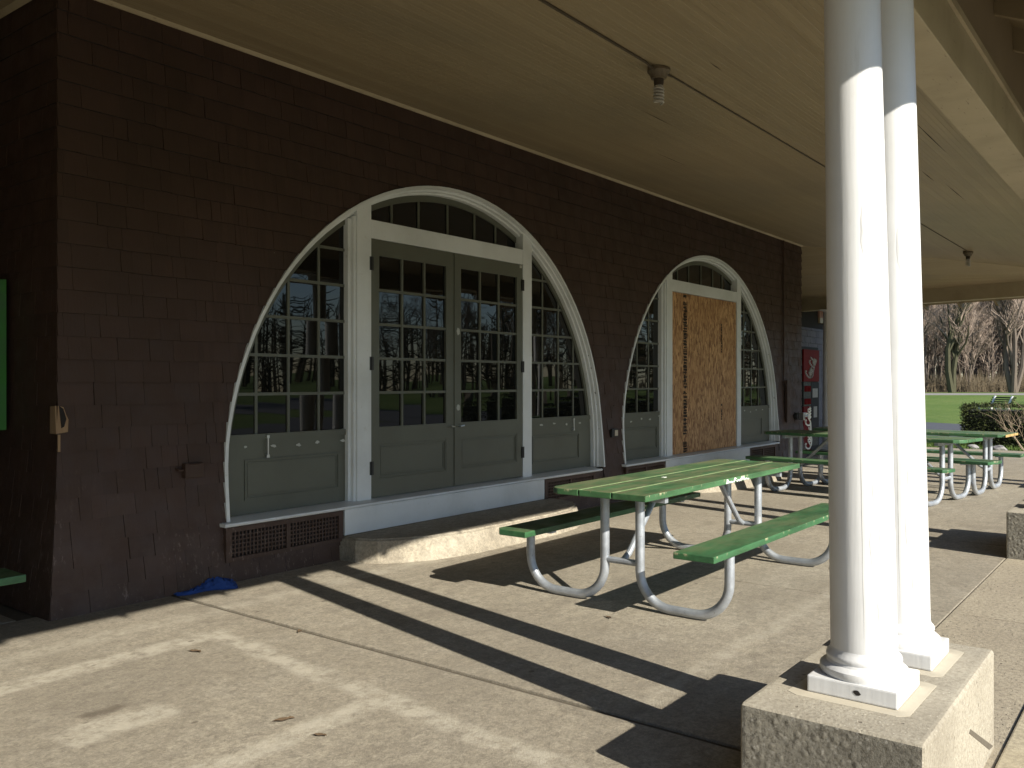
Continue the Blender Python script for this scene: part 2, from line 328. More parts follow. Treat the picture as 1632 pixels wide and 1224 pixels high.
# ------------------------------------------------------------------ mesh helpers
class MB:
    def __init__(s): s.v = []; s.f = []; s.mi = []; s.cur = 0
    def add(s, vs, fs):
        o = len(s.v); s.v += [tuple(v) for v in vs]; s.f += [tuple(i + o for i in f) for f in fs]; s.mi += [s.cur] * len(fs); return s
    def box(s, x0, x1, y0, y1, z0, z1):
        vs = [(x, y, z) for z in (z0, z1) for y in (y0, y1) for x in (x0, x1)]
        return s.add(vs, [(0, 2, 3, 1), (4, 5, 7, 6), (0, 1, 5, 4), (2, 6, 7, 3), (0, 4, 6, 2), (1, 3, 7, 5)])
    def prism(s, poly, y0, y1, axis='y'):
        """poly: (a, b) points, counter-clockwise or not; extruded along axis"""
        n = len(poly)
        mk = {'y': lambda a, b, t: (a, t, b), 'z': lambda a, b, t: (a, b, t), 'x': lambda a, b, t: (t, a, b)}[axis]
        vs = [mk(a, b, y0) for a, b in poly] + [mk(a, b, y1) for a, b in poly]
        fs = [tuple(range(n)), tuple(range(2 * n - 1, n - 1, -1))] + [(i, i + n, (i + 1) % n + n, (i + 1) % n) for i in range(n)]
        return s.add(vs, fs)
    def tube(s, pts, rad, sides=8, caps=True):
        pts = [Vector(p) for p in pts]; n = len(pts)
        rs = rad if isinstance(rad, (list, tuple)) else [rad] * n
        u = None; rings = []
        for i, p in enumerate(pts):
            d = (pts[min(i + 1, n - 1)] - pts[max(i - 1, 0)]).normalized()
            if u is None: u = d.orthogonal().normalized()
            else:
                u = (u - d * u.dot(d))
                u = u.normalized() if u.length > 1e-6 else d.orthogonal().normalized()
            v = d.cross(u)
            rings.append([p + (u * math.cos(2 * math.pi * j / sides) + v * math.sin(2 * math.pi * j / sides)) * rs[i] for j in range(sides)])
        fs = []
        for i in range(n - 1):
            for j in range(sides):
                a, b = i * sides + j, i * sides + (j + 1) % sides
                fs.append((a, b, b + sides, a + sides))
        if caps: fs += [tuple(range(sides - 1, -1, -1)), tuple(range((n - 1) * sides, n * sides))]
        return s.add([q for r in rings for q in r], fs)
    def lathe(s, prof, cx, cy, sides=40, lean=(0, 0)):
        """prof: (radius, z)"""
        vs = []; z0 = prof[0][1]
        for r, z in prof:
            ox, oy = lean[0] * (z - z0), lean[1] * (z - z0)
            vs += [(cx + ox + r * math.cos(2 * math.pi * j / sides), cy + oy + r * math.sin(2 * math.pi * j / sides), z) for j in range(sides)]
        fs = []
        for i in range(len(prof) - 1):
            for j in range(sides):
                a, b = i * sides + j, i * sides + (j + 1) % sides
                fs.append((a, b, b + sides, a + sides))
        n = len(prof)
        fs += [tuple(range(sides - 1, -1, -1)), tuple(range((n - 1) * sides, n * sides))]
        return s.add(vs, fs)
    def build(s, name, mats, parent=None, smooth=False, bevel=0, seg=2, loc=None, recalc=True):
        if isinstance(mats, str): mats = [mats]
        me = bpy.data.meshes.new(name); me.from_pydata(s.v, [], s.f)
        for m in mats: me.materials.append(MATS[m])
        me.polygons.foreach_set('material_index', s.mi)
        if recalc or bevel:
            bm = bmesh.new(); bm.from_mesh(me)
            if recalc: bmesh.ops.recalc_face_normals(bm, faces=bm.faces)
            if bevel:
                es = [e for e in bm.edges if len(e.link_faces) == 2 and e.calc_face_angle(0) > .6]
                bmesh.ops.bevel(bm, geom=es, offset=bevel, segments=seg, affect='EDGES', profile=.6, clamp_overlap=True)
            bm.to_mesh(me); bm.free()
        if smooth:
            me.polygons.foreach_set('use_smooth', [True] * len(me.polygons))
            try: me.set_sharp_from_angle(angle=R(35))
            except Exception: pass
        o = bpy.data.objects.new(name, me); COL.objects.link(o)
        if parent: o.parent = parent
        if loc: o.location = loc
        return o
def tag(o, label=None, cat=None, group=None, kind=None):
    if label: o['label'] = label
    if cat: o['category'] = cat
    if group: o['group'] = group
    if kind: o['kind'] = kind
    return o
def thing(name, label, cat, loc=(0, 0, 0), rz=0, group=None):
    o = bpy.data.objects.new(name, None); COL.objects.link(o); o.location = loc; o.rotation_euler = (0, 0, rz)
    o.empty_display_size = .2
    return tag(o, label, cat, group)
def copy_tree(o, parent=None):
    c = o.copy(); COL.objects.link(c); c.parent = parent
    for ch in list(o.children): copy_tree(ch, c)
    return c
def lerp(a, b, t): return a + (b - a) * t

# ------------------------------------------------------------------ setting: ground
W = 5.73                       # wall plane (Y); the camera is at 0,0
def far(dep, r, z=0):           # a place given by distance along and across the view axis
    c, s = math.cos(YAW), math.sin(YAW); return (dep * c + r * s, dep * s - r * c, z)
m = MB(); g = 6
m.add([(-900, -900, -.06), (900, -900, -.06), (900, 900, -.06), (-900, 900, -.06)], [(0, 1, 2, 3)])
tag(m.build('lawn', 'grass_lawn'), kind='structure')
m = MB(); m.add([far(100, -90, -.056), far(100, 140, -.056), far(116, 140, -.056), far(116, -90, -.056)], [(0, 1, 2, 3)])
tag(m.build('road', 'road_gravel'), kind='structure')
m = MB(); m.add([far(128, -120, -.052), far(124, 180, -.052), far(300, 240, -.052), far(300, -200, -.052)], [(0, 1, 2, 3)])
tag(m.build('woodland_floor', 'leaf_litter'), kind='structure')
m = MB(); m.add([(24.2, -60, -.05), (34.5, -60, -.05), (34.5, 5.2, -.05), (36.5, 9, -.05), (36.5, 40, -.05), (24.2, 40, -.05)], [(0, 1, 2, 3, 4, 5)])
tag(m.build('path', 'asphalt'), kind='structure')
# porch slab: separate pours with open joints
m = MB(); m.box(-7, 21.6, -2.6, 5.9, -.30, -.012); m.box(-7, 2.7, 5.9, 14, -.30, -.012); m.box(16.2, 21.6, 5.9, 9, -.3, -.012)
tag(m.build('joint_bed', 'joint_dirt'), kind='structure')
m = MB(); rnd = random.Random(4)
jx = [-6.9, -3.1, .4, 3.385, 6.22, 9.05, 11.9, 14.8, 17.7, 21.6]
def slab(mb, x0, x1, y0, y1, g=.004, g0=None):
    mb.box(x0 + g, x1 - g, y0 + g, y1 - g, -.10, 0)
for a, b in zip(jx, jx[1:]):
    m.box(a + (.020 if a == 3.385 else .0065), b - (.020 if b == 3.385 else .0065), 1.215 + .004, 5.80, -.10, 0)
slab(m, -6.9, 2.43, 5.81, 13.5); slab(m, 17.0, 21.6, 5.81, 8.9)
o = m.build('porch_floor', 'porch_concrete', bevel=.006, seg=2); tag(o, kind='structure')
m = MB()
for a, b in zip(jx, jx[1:]): slab(m, a, b, .59, 1.215, .004)
tag(m.build('apron_floor', 'exposed_aggregate', bevel=.006), kind='structure')
m = MB(); m.box(-6.9, 21.6, -2.5, .589, -.10, .010)
tag(m.build('outer_walk', 'pale_concrete', bevel=.008, seg=2), kind='structure')

m = MB(); m.add([(-60, -13, -.045), (24, -13, -.045), (24, -2.4, -.045), (-60, -2.4, -.045)], [(0, 1, 2, 3)])
tag(m.build('drive', 'asphalt'), kind='structure')

# ------------------------------------------------------------------ the building
B = thing('park_pavilion', 'brown shingled park pavilion with white arched doorways and a deep porch', 'building')
X0, X1 = 2.64, 16.25            # ends of the long wall
ZS, RAD = .725, 2.655           # arch spring line and radius
ARCH = (6.51, 12.33)
def arch_z(x, r=RAD):
    for cx in ARCH:
        if abs(x - cx) < r: return ZS + math.sqrt(r * r - (x - cx) ** 2)
    return None
def flare(z): return .085 * max(0, (1.08 - z) / 1.08) ** 1.25 if z < 1.08 else 0
rnd = random.Random(11)
def shingle_rows(mb, a0, a1, ztop, place, holes=True, exp=.1495, bt=(.017, .025)):
    """courses of shingles between a0 and a1 along the wall; place(a, off, z) -> point"""
    nrow = int(ztop / exp) + 1
    for i in range(nrow):
        zb = i * exp; zt = min(zb + exp + .025, ztop)
        if zt - zb < .02: continue
        a = a0 - rnd.random() * .15
        while a < a1:
            wd = rnd.choice((.08, .10, .12, .14, .15, .16, .18, .20, .23, .26))
            s0, s1 = max(a, a0), min(a + wd - (rnd.uniform(.0008, .002) if rnd.random() < .65 else rnd.uniform(.002, .0045)), a1)
            a += wd
            if s1 - s0 < .01: continue
            dz = rnd.uniform(-.003, .002) if i else 0; butt = rnd.uniform(*bt)
            z0 = zb + dz
            cuts = [s0, s1]
            if holes:
                touch = False
                for cx in ARCH:
                    if s1 > cx - RAD - .01 and s0 < cx + RAD + .01 and zb < ZS + RAD:
                        touch = True
                        for e in (cx - RAD, cx + RAD):
                            if s0 < e < s1: cuts.append(e)
                if touch:
                    n = 6
                    cuts += [lerp(s0, s1, q / n) for q in range(1, n)]
            cuts = sorted(cuts)
            for p, q in zip(cuts, cuts[1:]):
                if q - p < 1e-5: continue
                lo = [z0, z0]; hi = [zt, zt]
                mid = arch_z((p + q) / 2) if holes else None
                if mid is not None:
                    if zb < .45:
                        pass
                    lo = [max(z0, arch_z(p) or ZS), max(z0, arch_z(q) or ZS)]
                    if lo[0] >= zt and lo[1] >= zt: continue
                    lo = [min(l, zt - .001) for l in lo]
                def off(z): return flare(z) + .004 + butt * max(0, (zt - z) / (zt - zb))
                vs = [place(p, off(lo[0]), lo[0]), place(q, off(lo[1]), lo[1]), place(q, off(hi[1]), hi[1]), place(p, off(hi[0]), hi[0]),
                      place(p, flare(lo[0]) - .004, lo[0]), place(q, flare(lo[1]) - .004, lo[1])]
                fs = [(0, 1, 2, 3)]
                mb.cur = 1; mb.add([vs[4], vs[5], vs[1], vs[0]], [(0, 1, 2, 3)]); mb.cur = 0
                n0 = len(vs)
                if p == cuts[0]: vs += [place(p, flare(hi[0]) - .004, hi[0])]; fs.append((4, 0, 3, n0)); n0 += 1
                if q == cuts[-1]: vs += [place(q, flare(hi[1]) - .004, hi[1])]; fs.append((5, n0, 2, 1))
                mb.add(vs, fs)
m = MB(); shingle_rows(m, X0, X1, 4.04, lambda a, o, z: (a - (flare(z) + .008 if a < X0 + .001 else 0) + (flare(z) if a > X1 - .001 else 0), W - o, z))
# shingled strips under the sills, beside the vents and steps
def under(mb, x0, x1):
    for z0, z1 in ((0, .12), (.12, .42)):
        x = x0
        while x < x1:
            wd = min(rnd.uniform(.16, .34), x1 - x)
            if wd < .03: break
            mb.add([(x, W - flare(z0) - .016, z0), (x + wd - .003, W - flare(z0) - .016, z0), (x + wd - .003, W - flare(z1) - .004, z1), (x, W - flare(z1) - .004, z1)], [(0, 1, 2, 3)])
            x += wd
for cx in ARCH: under(m, cx - RAD, cx + RAD)
front = m.build('front_wall', ['brown_shingle', 'dark_butt'], B, recalc=False)
m = MB(); shingle_rows(m, W - .004, 13.5, 4.04, lambda a, o, z: (X0 - o, a - (flare(z) + .008 if a < W else 0), z), holes=False, bt=(.007, .011))
m.build('end_wall', ['brown_shingle', 'dark_butt'], B, recalc=False)
# corner boards edge: sheathing behind the shingles, with the arched openings left out
m = MB(); n = 150
xs_ = sorted({X0 + .01 + (X1 - X0 - .02) * i / n for i in range(n + 1)} | {cx + s * RAD for cx in ARCH for s in (-1, 1)})
for p, q in zip(xs_, xs_[1:]):
    a = arch_z((p + q) / 2); zl = [(arch_z(t) or ZS) if a else 0 for t in (p, q)]
    m.add([(p, W + .012, zl[0]), (q, W + .012, zl[1]), (q, W + .012, 4.2), (p, W + .012, 4.2)], [(0, 1, 2, 3)])
    if a: m.add([(p, W - flare(.2) + .012, 0), (q, W - flare(.2) + .012, 0), (q, W + .012, .44), (p, W + .012, .44)], [(0, 1, 2, 3)])
m.box(X0 + .012, X1 - .01, W + .18, 13.4, 0, 4.2)
m.build('sheathing', 'dark_backing', B, recalc=False)

# arches --------------------------------------------------------------
def ring(mb, cx, prof, z0=.45, n=56):
    """sweep (radius, y) profile round the arch opening"""
    path = []
    vs = []; rows = []
    for i in range(n + 1):
        t = math.pi * i / n; path.append((-math.cos(t), math.sin(t), ZS))
    pts = [(-1, 0, z0)] + path + [(1, 0, z0)]
    for dx, dz, zz in pts:
        rows.append([(cx + dx * r, y - (flare(zz + dz * r) if y < W else 0), zz + dz * r) for r, y in prof])
    L = len(prof); vs = [p for r in rows for p in r]
    fs = [(i * L + j, i * L + j + 1, (i + 1) * L + j + 1, (i + 1) * L + j) for i in range(len(rows) - 1) for j in range(L - 1)]
    mb.add(vs, fs)
def xl(cx, z, r, side):        # x of the arch edge at height z
    d = r if z <= ZS else math.sqrt(max(0, r * r - (z - ZS) ** 2))
    return cx + side * d
def cell(cx, side, r, xa, xb, z0, z1, n=8):
    """polygon of the region between xa and xb (xa towards the arch edge), z0..z1, cut by the arch"""
    L, Rr = [], []
    for i in range(n + 1):
        z = lerp(z0, z1, i / n); e = xl(cx, z, r, side)
        a = max(xa, e) if side < 0 else min(xa, e)
        if (side < 0 and a >= xb) or (side > 0 and a <= xb):
            if L:
                zz = ZS + math.sqrt(max(0, r * r - (xb - cx) ** 2)); L.append((xb, min(zz, z1)))
            break
        L.append((a, z)); Rr.append((xb, z))
    if len(L) < 2: return None
    if abs(L[-1][0] - xb) < 1e-6: Rr = [q for q in Rr if q[1] < L[-1][1] - 1e-6]
    poly = [L[0]] + ([Rr[0], Rr[-1]] if len(Rr) > 1 else Rr[:1]) + L[:0:-1]
    return poly
def flat(mb, poly, y):
    mb.add([(a, y, b) for a, b in poly], [tuple(range(len(poly)))])
GY = 5.842                     # plane of the sidelight glass
def wobbly(mb, poly, y, r_):
    cx_ = sum(p[0] for p in poly) / len(poly); cz_ = sum(p[1] for p in poly) / len(poly)
    ta, tb = r_.uniform(-.016, .016), r_.uniform(-.009, .009)
    mb.add([(a, y + (a - cx_) * ta + (b - cz_) * tb, b) for a, b in poly], [tuple(range(len(poly)))])
def moulded_panel(mb, x0, x1, z0, z1, y):
    """raised frame of two thin steps on a flat board (y is the board's face)"""
    for d, e, p in ((0, .016, .010), (.024, .034, .006)):
        for a in ((x0 + d, x1 - d, z0 + d, z0 + e), (x0 + d, x1 - d, z1 - e, z1 - d), (x0 + d, x0 + e, z0 + e, z1 - e), (x1 - e, x1 - d, z0 + e, z1 - e)):
            mb.box(a[0], a[1], y - p, y + .002, a[2], a[3])
rg = random.Random(7)
def entrance(cx, da, db, boarded):
    pl, pr = da - .165, db + .155          # outer sides of the posts
    # white arched casing with stepped reveal
    f = MB(); ring(f, cx, [(2.672, W + .02), (2.672, W - .032), (2.645, W - .034), (2.640, W + .006), (2.622, W + .010), (2.618, W + .045), (2.600, W + .050), (2.596, W + .145)])
    casing = f.build('arch_casing', 'white_paint', B, smooth=True)
    for a, b, s in ((pl, da, -1), (db, pr, 1)):
        f = MB()
        zt = [xl_z(cx, a, 2.642), xl_z(cx, b, 2.642)]
        f.prism([(a, .452), (b, .452), (b, zt[1]), (a, zt[0])], W + .003, W + .14)
        e = a if s < 0 else b
        for k_, (d0, d1) in enumerate(((.035, .04), (.06, .075))):
            zz = xl_z(cx, e + s * d1, 2.6)
            q0, q1 = sorted((e, e + s * d0 * .8))
            f.box(q0 - (.0 if s > 0 else k_ * .012), q1 + (k_ * .012 if s > 0 else 0), W + d1 - .02, W + .139 - k_ * .002, .453, zz)
        f.build('door_post', 'white_paint', casing)
    f = MB(); f.box(da + .001, db - .001, W + .004, W + .138, 2.776, 2.94); f.build('transom_bar', 'white_paint', casing, bevel=.004)
    # sill and apron
    f = MB(); f.prism([(5.612, .418), (5.602, .43), (5.608, .444), (5.76, .456), (5.9, .456), (5.9, .418)], cx - 2.72, cx + 2.53, 'x')
    f.build('sill', 'white_paint', B, bevel=.003)
    f = MB(); f.box(da - .406, db + .243, 5.618, 5.70, .20, .4165); f.build('apron_board', 'white_paint', B, bevel=.004)
    # lunette above the transom
    fr = MB(); gl = MB(); n = 40
    pts = []
    for i in range(n + 1):
        x = lerp(da, db, i / n); pts.append((x, ZS + math.sqrt(2.597 ** 2 - (x - cx) ** 2)))
    flat(gl, [(da, 2.94)] + [(db, 2.94)] + pts[::-1], GY)
    for (xa, za), (xb, zb) in zip(pts, pts[1:]):
        fr.add([(xa, GY - .015, za), (xb, GY - .015, zb), (xb, GY - .015, zb - .06), (xa, GY - .015, za - .06), (xb, GY, zb - .06), (xa, GY, za - .06)], [(0, 1, 2, 3), (3, 2, 4, 5)])
    fr.box(da, db, GY - .016, GY + .01, 2.94, 2.965)
    for q in (.155, .315, .5, .685, .84):
        x = lerp(da, db, q); fr.box(x - .013, x + .013, GY - .013, GY + .01, 2.96, xl_z(cx, x, 2.56))
    lun = fr.build('lunette_window', 'olive_paint', B); gl.build('pane', 'window_glass', lun)
    # sidelights
    for s in (-1, 1):
        pe = pl if s < 0 else pr               # post side
        ae = cx + s * 2.6
        xi = pe + s * .04                      # inner edge of the stile
        fr = MB(); gl = MB()
        cols = [xi, pe + s * .345, pe + s * .66, pe + s * .975, cx + s * 2.56]
        rows = [1.088, 1.40, 1.712, 2.025, 2.338, 2.65, 2.97]
        for z0, z1 in zip(rows, rows[1:]):
            for a, b in zip(cols, cols[1:]):
                pg = cell(cx, s, 2.555, b, a, z0, z1)
                if pg: wobbly(gl, pg, GY, rg)
        # stile, rails, muntins
        e = sorted((pe, xi)); fr.box(e[0], e[1], GY - .022, GY + .01, .458, xl_z(cx, xi, 2.59))
        pg = cell(cx, s, 2.6, ae, pe, .458, 1.07, 10)
        flat(fr, pg, GY - .018)
        pg = cell(cx, s, 2.6, ae, xi, 1.035, 1.085, 4); fr.prism(pg, GY - .030, GY)
        for x in cols[1:4]:
            zt = xl_z(cx, x, 2.56)
            if zt > 1.1: fr.box(x - .012, x + .012, GY - .012, GY + .006, 1.08, zt)
        for z in rows[1:]:
            x_ = xl(cx, z, 2.56, s)
            if (x_ - xi) * s > .02:
                q = sorted((xi, x_)); fr.box(q[0], q[1], GY - .0125, GY + .0055, z - .012, z + .012)
        # curved sash frame
        N_ = 26; zz = [lerp(1.05, ZS + math.sqrt(2.6 ** 2 - (xi - cx) ** 2), i / N_) for i in range(N_ + 1)]
        for za, zb in zip(zz, zz[1:]):
            A, Bq = xl(cx, za, 2.6, s), xl(cx, zb, 2.6, s); C, D = xl(cx, za, 2.55, s), xl(cx, zb, 2.55, s)
            fr.add([(A, GY - .02, za), (C, GY - .02, za), (D, GY - .02, zb), (Bq, GY - .02, zb), (C, GY, za), (D, GY, zb)], [(0, 1, 2, 3), (1, 4, 5, 2)])
        q = sorted((pe + s * .13, pe + s * 1.09)); moulded_panel(fr, q[0], q[1], .57, .885, GY - .018)
        sl = fr.build('sidelight_window', 'olive_paint', B)
        gl.build('pane', 'window_glass', sl)
        for i in range(5):
            pt = MB()
            x = pe + s * (.09 + i * .25 + rg.uniform(-.04, .04)); 
            if abs(x - cx) > 2.52: continue
            zc = 1.0 + rg.uniform(-.03, .02)
            pl_ = [(x + math.cos(t) * rg.uniform(.012, .034), zc + math.sin(t) * rg.uniform(.006, .016)) for t in [2 * math.pi * j / 9 for j in range(9)]]
            pt.prism(pl_, GY - .0225, GY - .0185)
            pt.build('filler_patch', 'patch_filler', sl)
        if not boarded:
            hx, hz0, hz1 = (4.31, .905, 1.06) if s < 0 else (8.70, .925, 1.05)
            h_ = MB(); h_.tube([(hx, GY - .045, hz0), (hx, GY - .045, hz1)], .008, 8)
            for z in (hz0, hz1): h_.box(hx - .014, hx + .014, GY - .05, GY - .018, z - .012, z + .012)
            h_.build('bolt_handle', 'steel', sl)
    # vents under the sill
    for x0, x1 in ((cx - 2.70, da - .42), (db + .26, cx + 2.66 - .26)):
        v = MB(); md = (x0 + x1) / 2
        def sl_y(z): return 5.673 + (z - .19) * .12
        y = 5.622
        v.box(x0, x1, y, y + .03, .375, .412); v.box(x0, x1, y, y + .03, .155, .185)
        v.box(x0, x0 + .05, y, y + .03, .185, .375); v.box(x1 - .05, x1, y, y + .03, .185, .375); v.box(md - .018, md + .018, y, y + .03, .185, .375)
        v.box(x0 + .02, x1 - .02, y + .034, y + .036, .16, .41)
        for a, b in ((x0 + .05, md - .018), (md + .018, x1 - .05)):
            for i in range(1, 15):
                x = lerp(a, b, i / 15); v.box(x - .0055, x + .0055, y + .010, y + .02, .185, .375)
            for i in range(1, 6):
                z = lerp(.185, .375, i / 6); v.box(a, b, y + .012, y + .018, z - .0055, z + .0055)
        v.mi = [0] * len(v.f)
        vo = v.build('vent_grille', 'brown_shingle', B)
        bk = MB(); bk.box(x0 + .03, x1 - .03, y + .0262, y + .0285, .17, .39); bk.build('vent_void', 'dark_backing', vo)
    # dark room behind
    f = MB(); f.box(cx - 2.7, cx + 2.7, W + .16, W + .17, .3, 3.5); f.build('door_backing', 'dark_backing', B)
    if boarded: return
    mid = (da + db) / 2 - .003
    for s, (a, b) in ((-1, (da + .004, mid - .003)), (1, (mid + .003, db - .004))):
        y0, y1 = W + .010, W + .055
        d = MB(); gx0, gx1 = (a + .10, b - .115) if s < 0 else (a + .10, b - .095)
        d.box(a, gx0, y0, y1, .462, 2.772); d.box(gx1, b, y0, y1, .462, 2.772)
        d.box(gx0, gx1, y0 + .0006, y1, 2.63, 2.772); d.box(gx0, gx1, y0 + .0006, y1, .935, 1.092); d.box(gx0, gx1, y0 + .0006, y1, .462, .628)
        d.box(gx0, gx1, y0 + .014, y1, .628, .935)
        moulded_panel(d, gx0 + .002, gx1 - .002, .63, .933, y0 + .014)
        cs = [lerp(gx0, gx1, i / 3) for i in range(4)]; rs = [lerp(1.092, 2.63, i / 5) for i in range(6)]
        for x in cs[1:3]: d.box(x - .012, x + .012, y0 + .006, y1 - .006, 1.092, 2.63)
        for z in rs[1:5]: d.box(gx0, gx1, y0 + .0065, y1 - .0065, z - .012, z + .012)
        leaf = d.build('door_leaf', 'olive_paint', B)
        gl = MB()
        for p, q in zip(cs, cs[1:]):
            for u, v in zip(rs, rs[1:]): wobbly(gl, [(p, u), (q, u), (q, v), (p, v)], y0 + .022, rg)
        gl.build('pane', 'window_glass', leaf)
        hx = a if s < 0 else b
        for z0 in (.668, 1.60, 2.49):
            h_ = MB(); h_.box(hx - .022, hx + .022, y0 - .012, y0 + .002, z0, z0 + .12)
            h_.tube([(hx, y0 - .012, z0), (hx, y0 - .012, z0 + .12)], .009, 8); h_.build('hinge', 'black_metal', leaf)
        kx = b - .03 if s < 0 else a + .055
        h_ = MB(); h_.tube([(kx, y0, 1.055), (kx, y0 - .035, 1.055), (kx + .05 * s, y0 - .04, 1.062)], .008, 8); h_.build('door_handle', 'steel', leaf)
        if s > 0:
            for z in (2.0, 1.24):
                pt = MB(); pt.prism([(a + .055 + math.cos(t) * rg.uniform(.018, .028), z + math.sin(t) * rg.uniform(.03, .045)) for t in [2 * math.pi * j / 10 for j in range(10)]], y0 - .004, y0 + .001)
                pt.build('filler_patch', 'patch_filler', leaf)
            pt = MB(); pt.box(b - .05, b - .012, y0 - .003, y0 + .001, 2.735, 2.765); pt.build('filler_patch', 'patch_filler', leaf)
        else:
            pt = MB(); pt.box(b - .002, b + .007, y0 - .010, y0 + .012, .47, 2.77); pt.build('astragal', 'olive_paint', leaf)
def xl_z(cx, x, r): return ZS + math.sqrt(max(0, r * r - (x - cx) ** 2))
entrance(6.51, 5.363, 7.604, False)
entrance(12.33, 11.10, 13.335, True)

# porch roof: ceiling, wall moulding, beams, rafter tails, roof
CZ, BZ = 4.055, 3.38            # ceiling height at the wall and over the beam
BB = 3.10                       # underside of the beams
CI = (18.46, 1.15); FB = (19.72, 7.0)      # inner line of the end beam
def endx(y): return lerp(CI[0], FB[0], (y - CI[1]) / (FB[1] - CI[1]))
LX = -7.0
m = MB()
m.add([(LX, 1.1, BZ - .008), (CI[0], 1.1, BZ - .008), (X1 + .02, W + .02, CZ), (X0 - .02, W + .02, CZ), (LX, W + .02, CZ)], [(4, 3, 2, 1, 0)])
m.add([(LX, W + .02, CZ), (X0 - .02, W + .02, CZ), (X0 - .02, 13, CZ), (LX, 13, CZ)], [(0, 1, 2, 3)])
m.build('porch_ceiling', 'ceiling_boards', B, recalc=False)
m = MB()
m.add([(CI[0] + .03, 1.1, BZ - .008), (endx(13) + .05, 13, BZ), (X1 + .02, 13, CZ), (X1 + .02, W + .02, CZ)], [(0, 1, 2, 3)])
m.build('end_ceiling', 'ceiling_boards_end', B, recalc=False)
m = MB(); m.prism([(W + .01, CZ - .03), (W - .018, CZ - .03), (W - .05, CZ - .004), (W + .01, CZ + .016)], X0 - .03, X1 + .02, 'x')
m.build('ceiling_moulding', 'cream_trim', B)
m = MB(); m.prism([(X0 + .01, CZ - .03), (X0 - .018, CZ - .03), (X0 - .05, CZ - .002), (X0 + .01, CZ + .016)], W - .05, 13, 'z') if False else m.add([(X0 - .018, W - .05, CZ - .03), (X0 - .018, 13, CZ - .03), (X0 - .055, 13, CZ - .002), (X0 - .055, W - .05, CZ - .002)], [(0, 1, 2, 3)])
m.build('ceiling_moulding', 'cream_trim', B)
m = MB(); m.box(-7, CI[0] + .22, .925, 1.155, BB, BZ); m.build('porch_beam', 'cream_trim', B, bevel=.006)
m = MB(); m.box(-7, CI[0] + .24, .905, .9235, BZ - .03, BZ + .012); m.build('beam_moulding', 'cream_trim', B)
m = MB(); m.box(-7, CI[0] + .22, .932, .95, BZ + .0125, 3.90); m.build('eave_frieze', 'rafter_paint', B)
d = Vector((FB[0] - CI[0], FB[1] - CI[1], 0)).normalized(); nr = Vector((d.y, -d.x, 0))
A = Vector((CI[0], CI[1] - .2, 0)); E_ = A + d * 9
def beamquad(mb, o0, o1, z0, z1, s0=0, s1=9):
    p = [A + d * s0 + nr * o0, A + d * s1 + nr * o0, A + d * s1 + nr * o1, A + d * s0 + nr * o1]
    mb.add([(q.x, q.y, z) for z in (z0, z1) for q in p], [(0, 1, 2, 3), (7, 6, 5, 4), (0, 4, 5, 1), (1, 5, 6, 2), (2, 6, 7, 3), (3, 7, 4, 0)])
for s0, s1 in ((0, 4.15), (4.157, 11)):
    m = MB(); beamquad(m, 0, .215, BB, BZ + .02, s0, s1); m.build('end_beam', 'cream_trim', B)
m = MB(); beamquad(m, .195, .21, BZ + .021, 3.86, 0, 11); m.build('eave_frieze', 'rafter_paint', B)
# rafter tails
def tail(mb, base, out, side, L):
    """rafter from the beam outwards; base on the beam's outer face, out: outward unit vector"""
    w_ = .022; k0 = .545
    zt = lambda a: 3.92 - k0 * a
    prof = [(-.12, zt(-.12)), (-.12, 3.78), (.0, 3.74), (L * .55, zt(L * .55) - .125), (L - .10, zt(L) - .075), (L - .02, zt(L) - .085), (L, zt(L) - .03), (L, zt(L))]
    vs = [(base + out * a + side * sgn * w_, z) for sgn in (-1, 1) for a, z in prof]
    vs = [(p.x, p.y, z) for p, z in vs]; n = len(prof)
    mb.add(vs, [tuple(range(n)), tuple(range(2 * n - 1, n - 1, -1))] + [(i, (i + 1) % n, (i + 1) % n + n, i + n) for i in range(n)])
x = 6.03 - .73 * 17
while x < 19:
    m = MB(); tail(m, Vector((x, .928, 0)), Vector((0, -1, 0)), Vector((1, 0, 0)), 1.19); m.build('rafter_tail', 'rafter_paint', B); x += .73
s = .35
while s < 9.5:
    m = MB(); tail(m, A + d * s + nr * .213, nr, d, 1.40); m.build('rafter_tail', 'rafter_paint', B); s += .73
# roof boards and covering
m = MB()
fy = .928 - 1.205; ze = 3.921 - .545 * 1.205
LE = -7.0
ec = A + nr * (.213 + 1.415); ec = ec + d * ((fy - ec.y) / d.y); ef = A + d * 11 + nr * (.213 + 1.415)
ze2 = 3.921 - .545 * 1.415
ty = 9.0; zt = ze + (ty - fy) * .545
tops = [(LE, fy, ze), (ec.x, fy, (ze + ze2) / 2), (14.2, ty, zt), (LE, ty, zt), (ef.x, ef.y, ze2), (ef.x - 6, 19, zt), (LE, 19, ze)]
FS = [(0, 1, 2, 3), (1, 4, 5, 2), (3, 2, 5, 6)]
for dz in (0, .03): m.add([(a, b, c + dz) for a, b, c in tops], FS)
for a, b in ((0, 1), (1, 4)):
    p, q = tops[a], tops[b]; m.add([p, q, (q[0], q[1], q[2] + .03), (p[0], p[1], p[2] + .03)], [(0, 1, 2, 3)])
m.build('roof', 'rafter_paint', B, recalc=False)
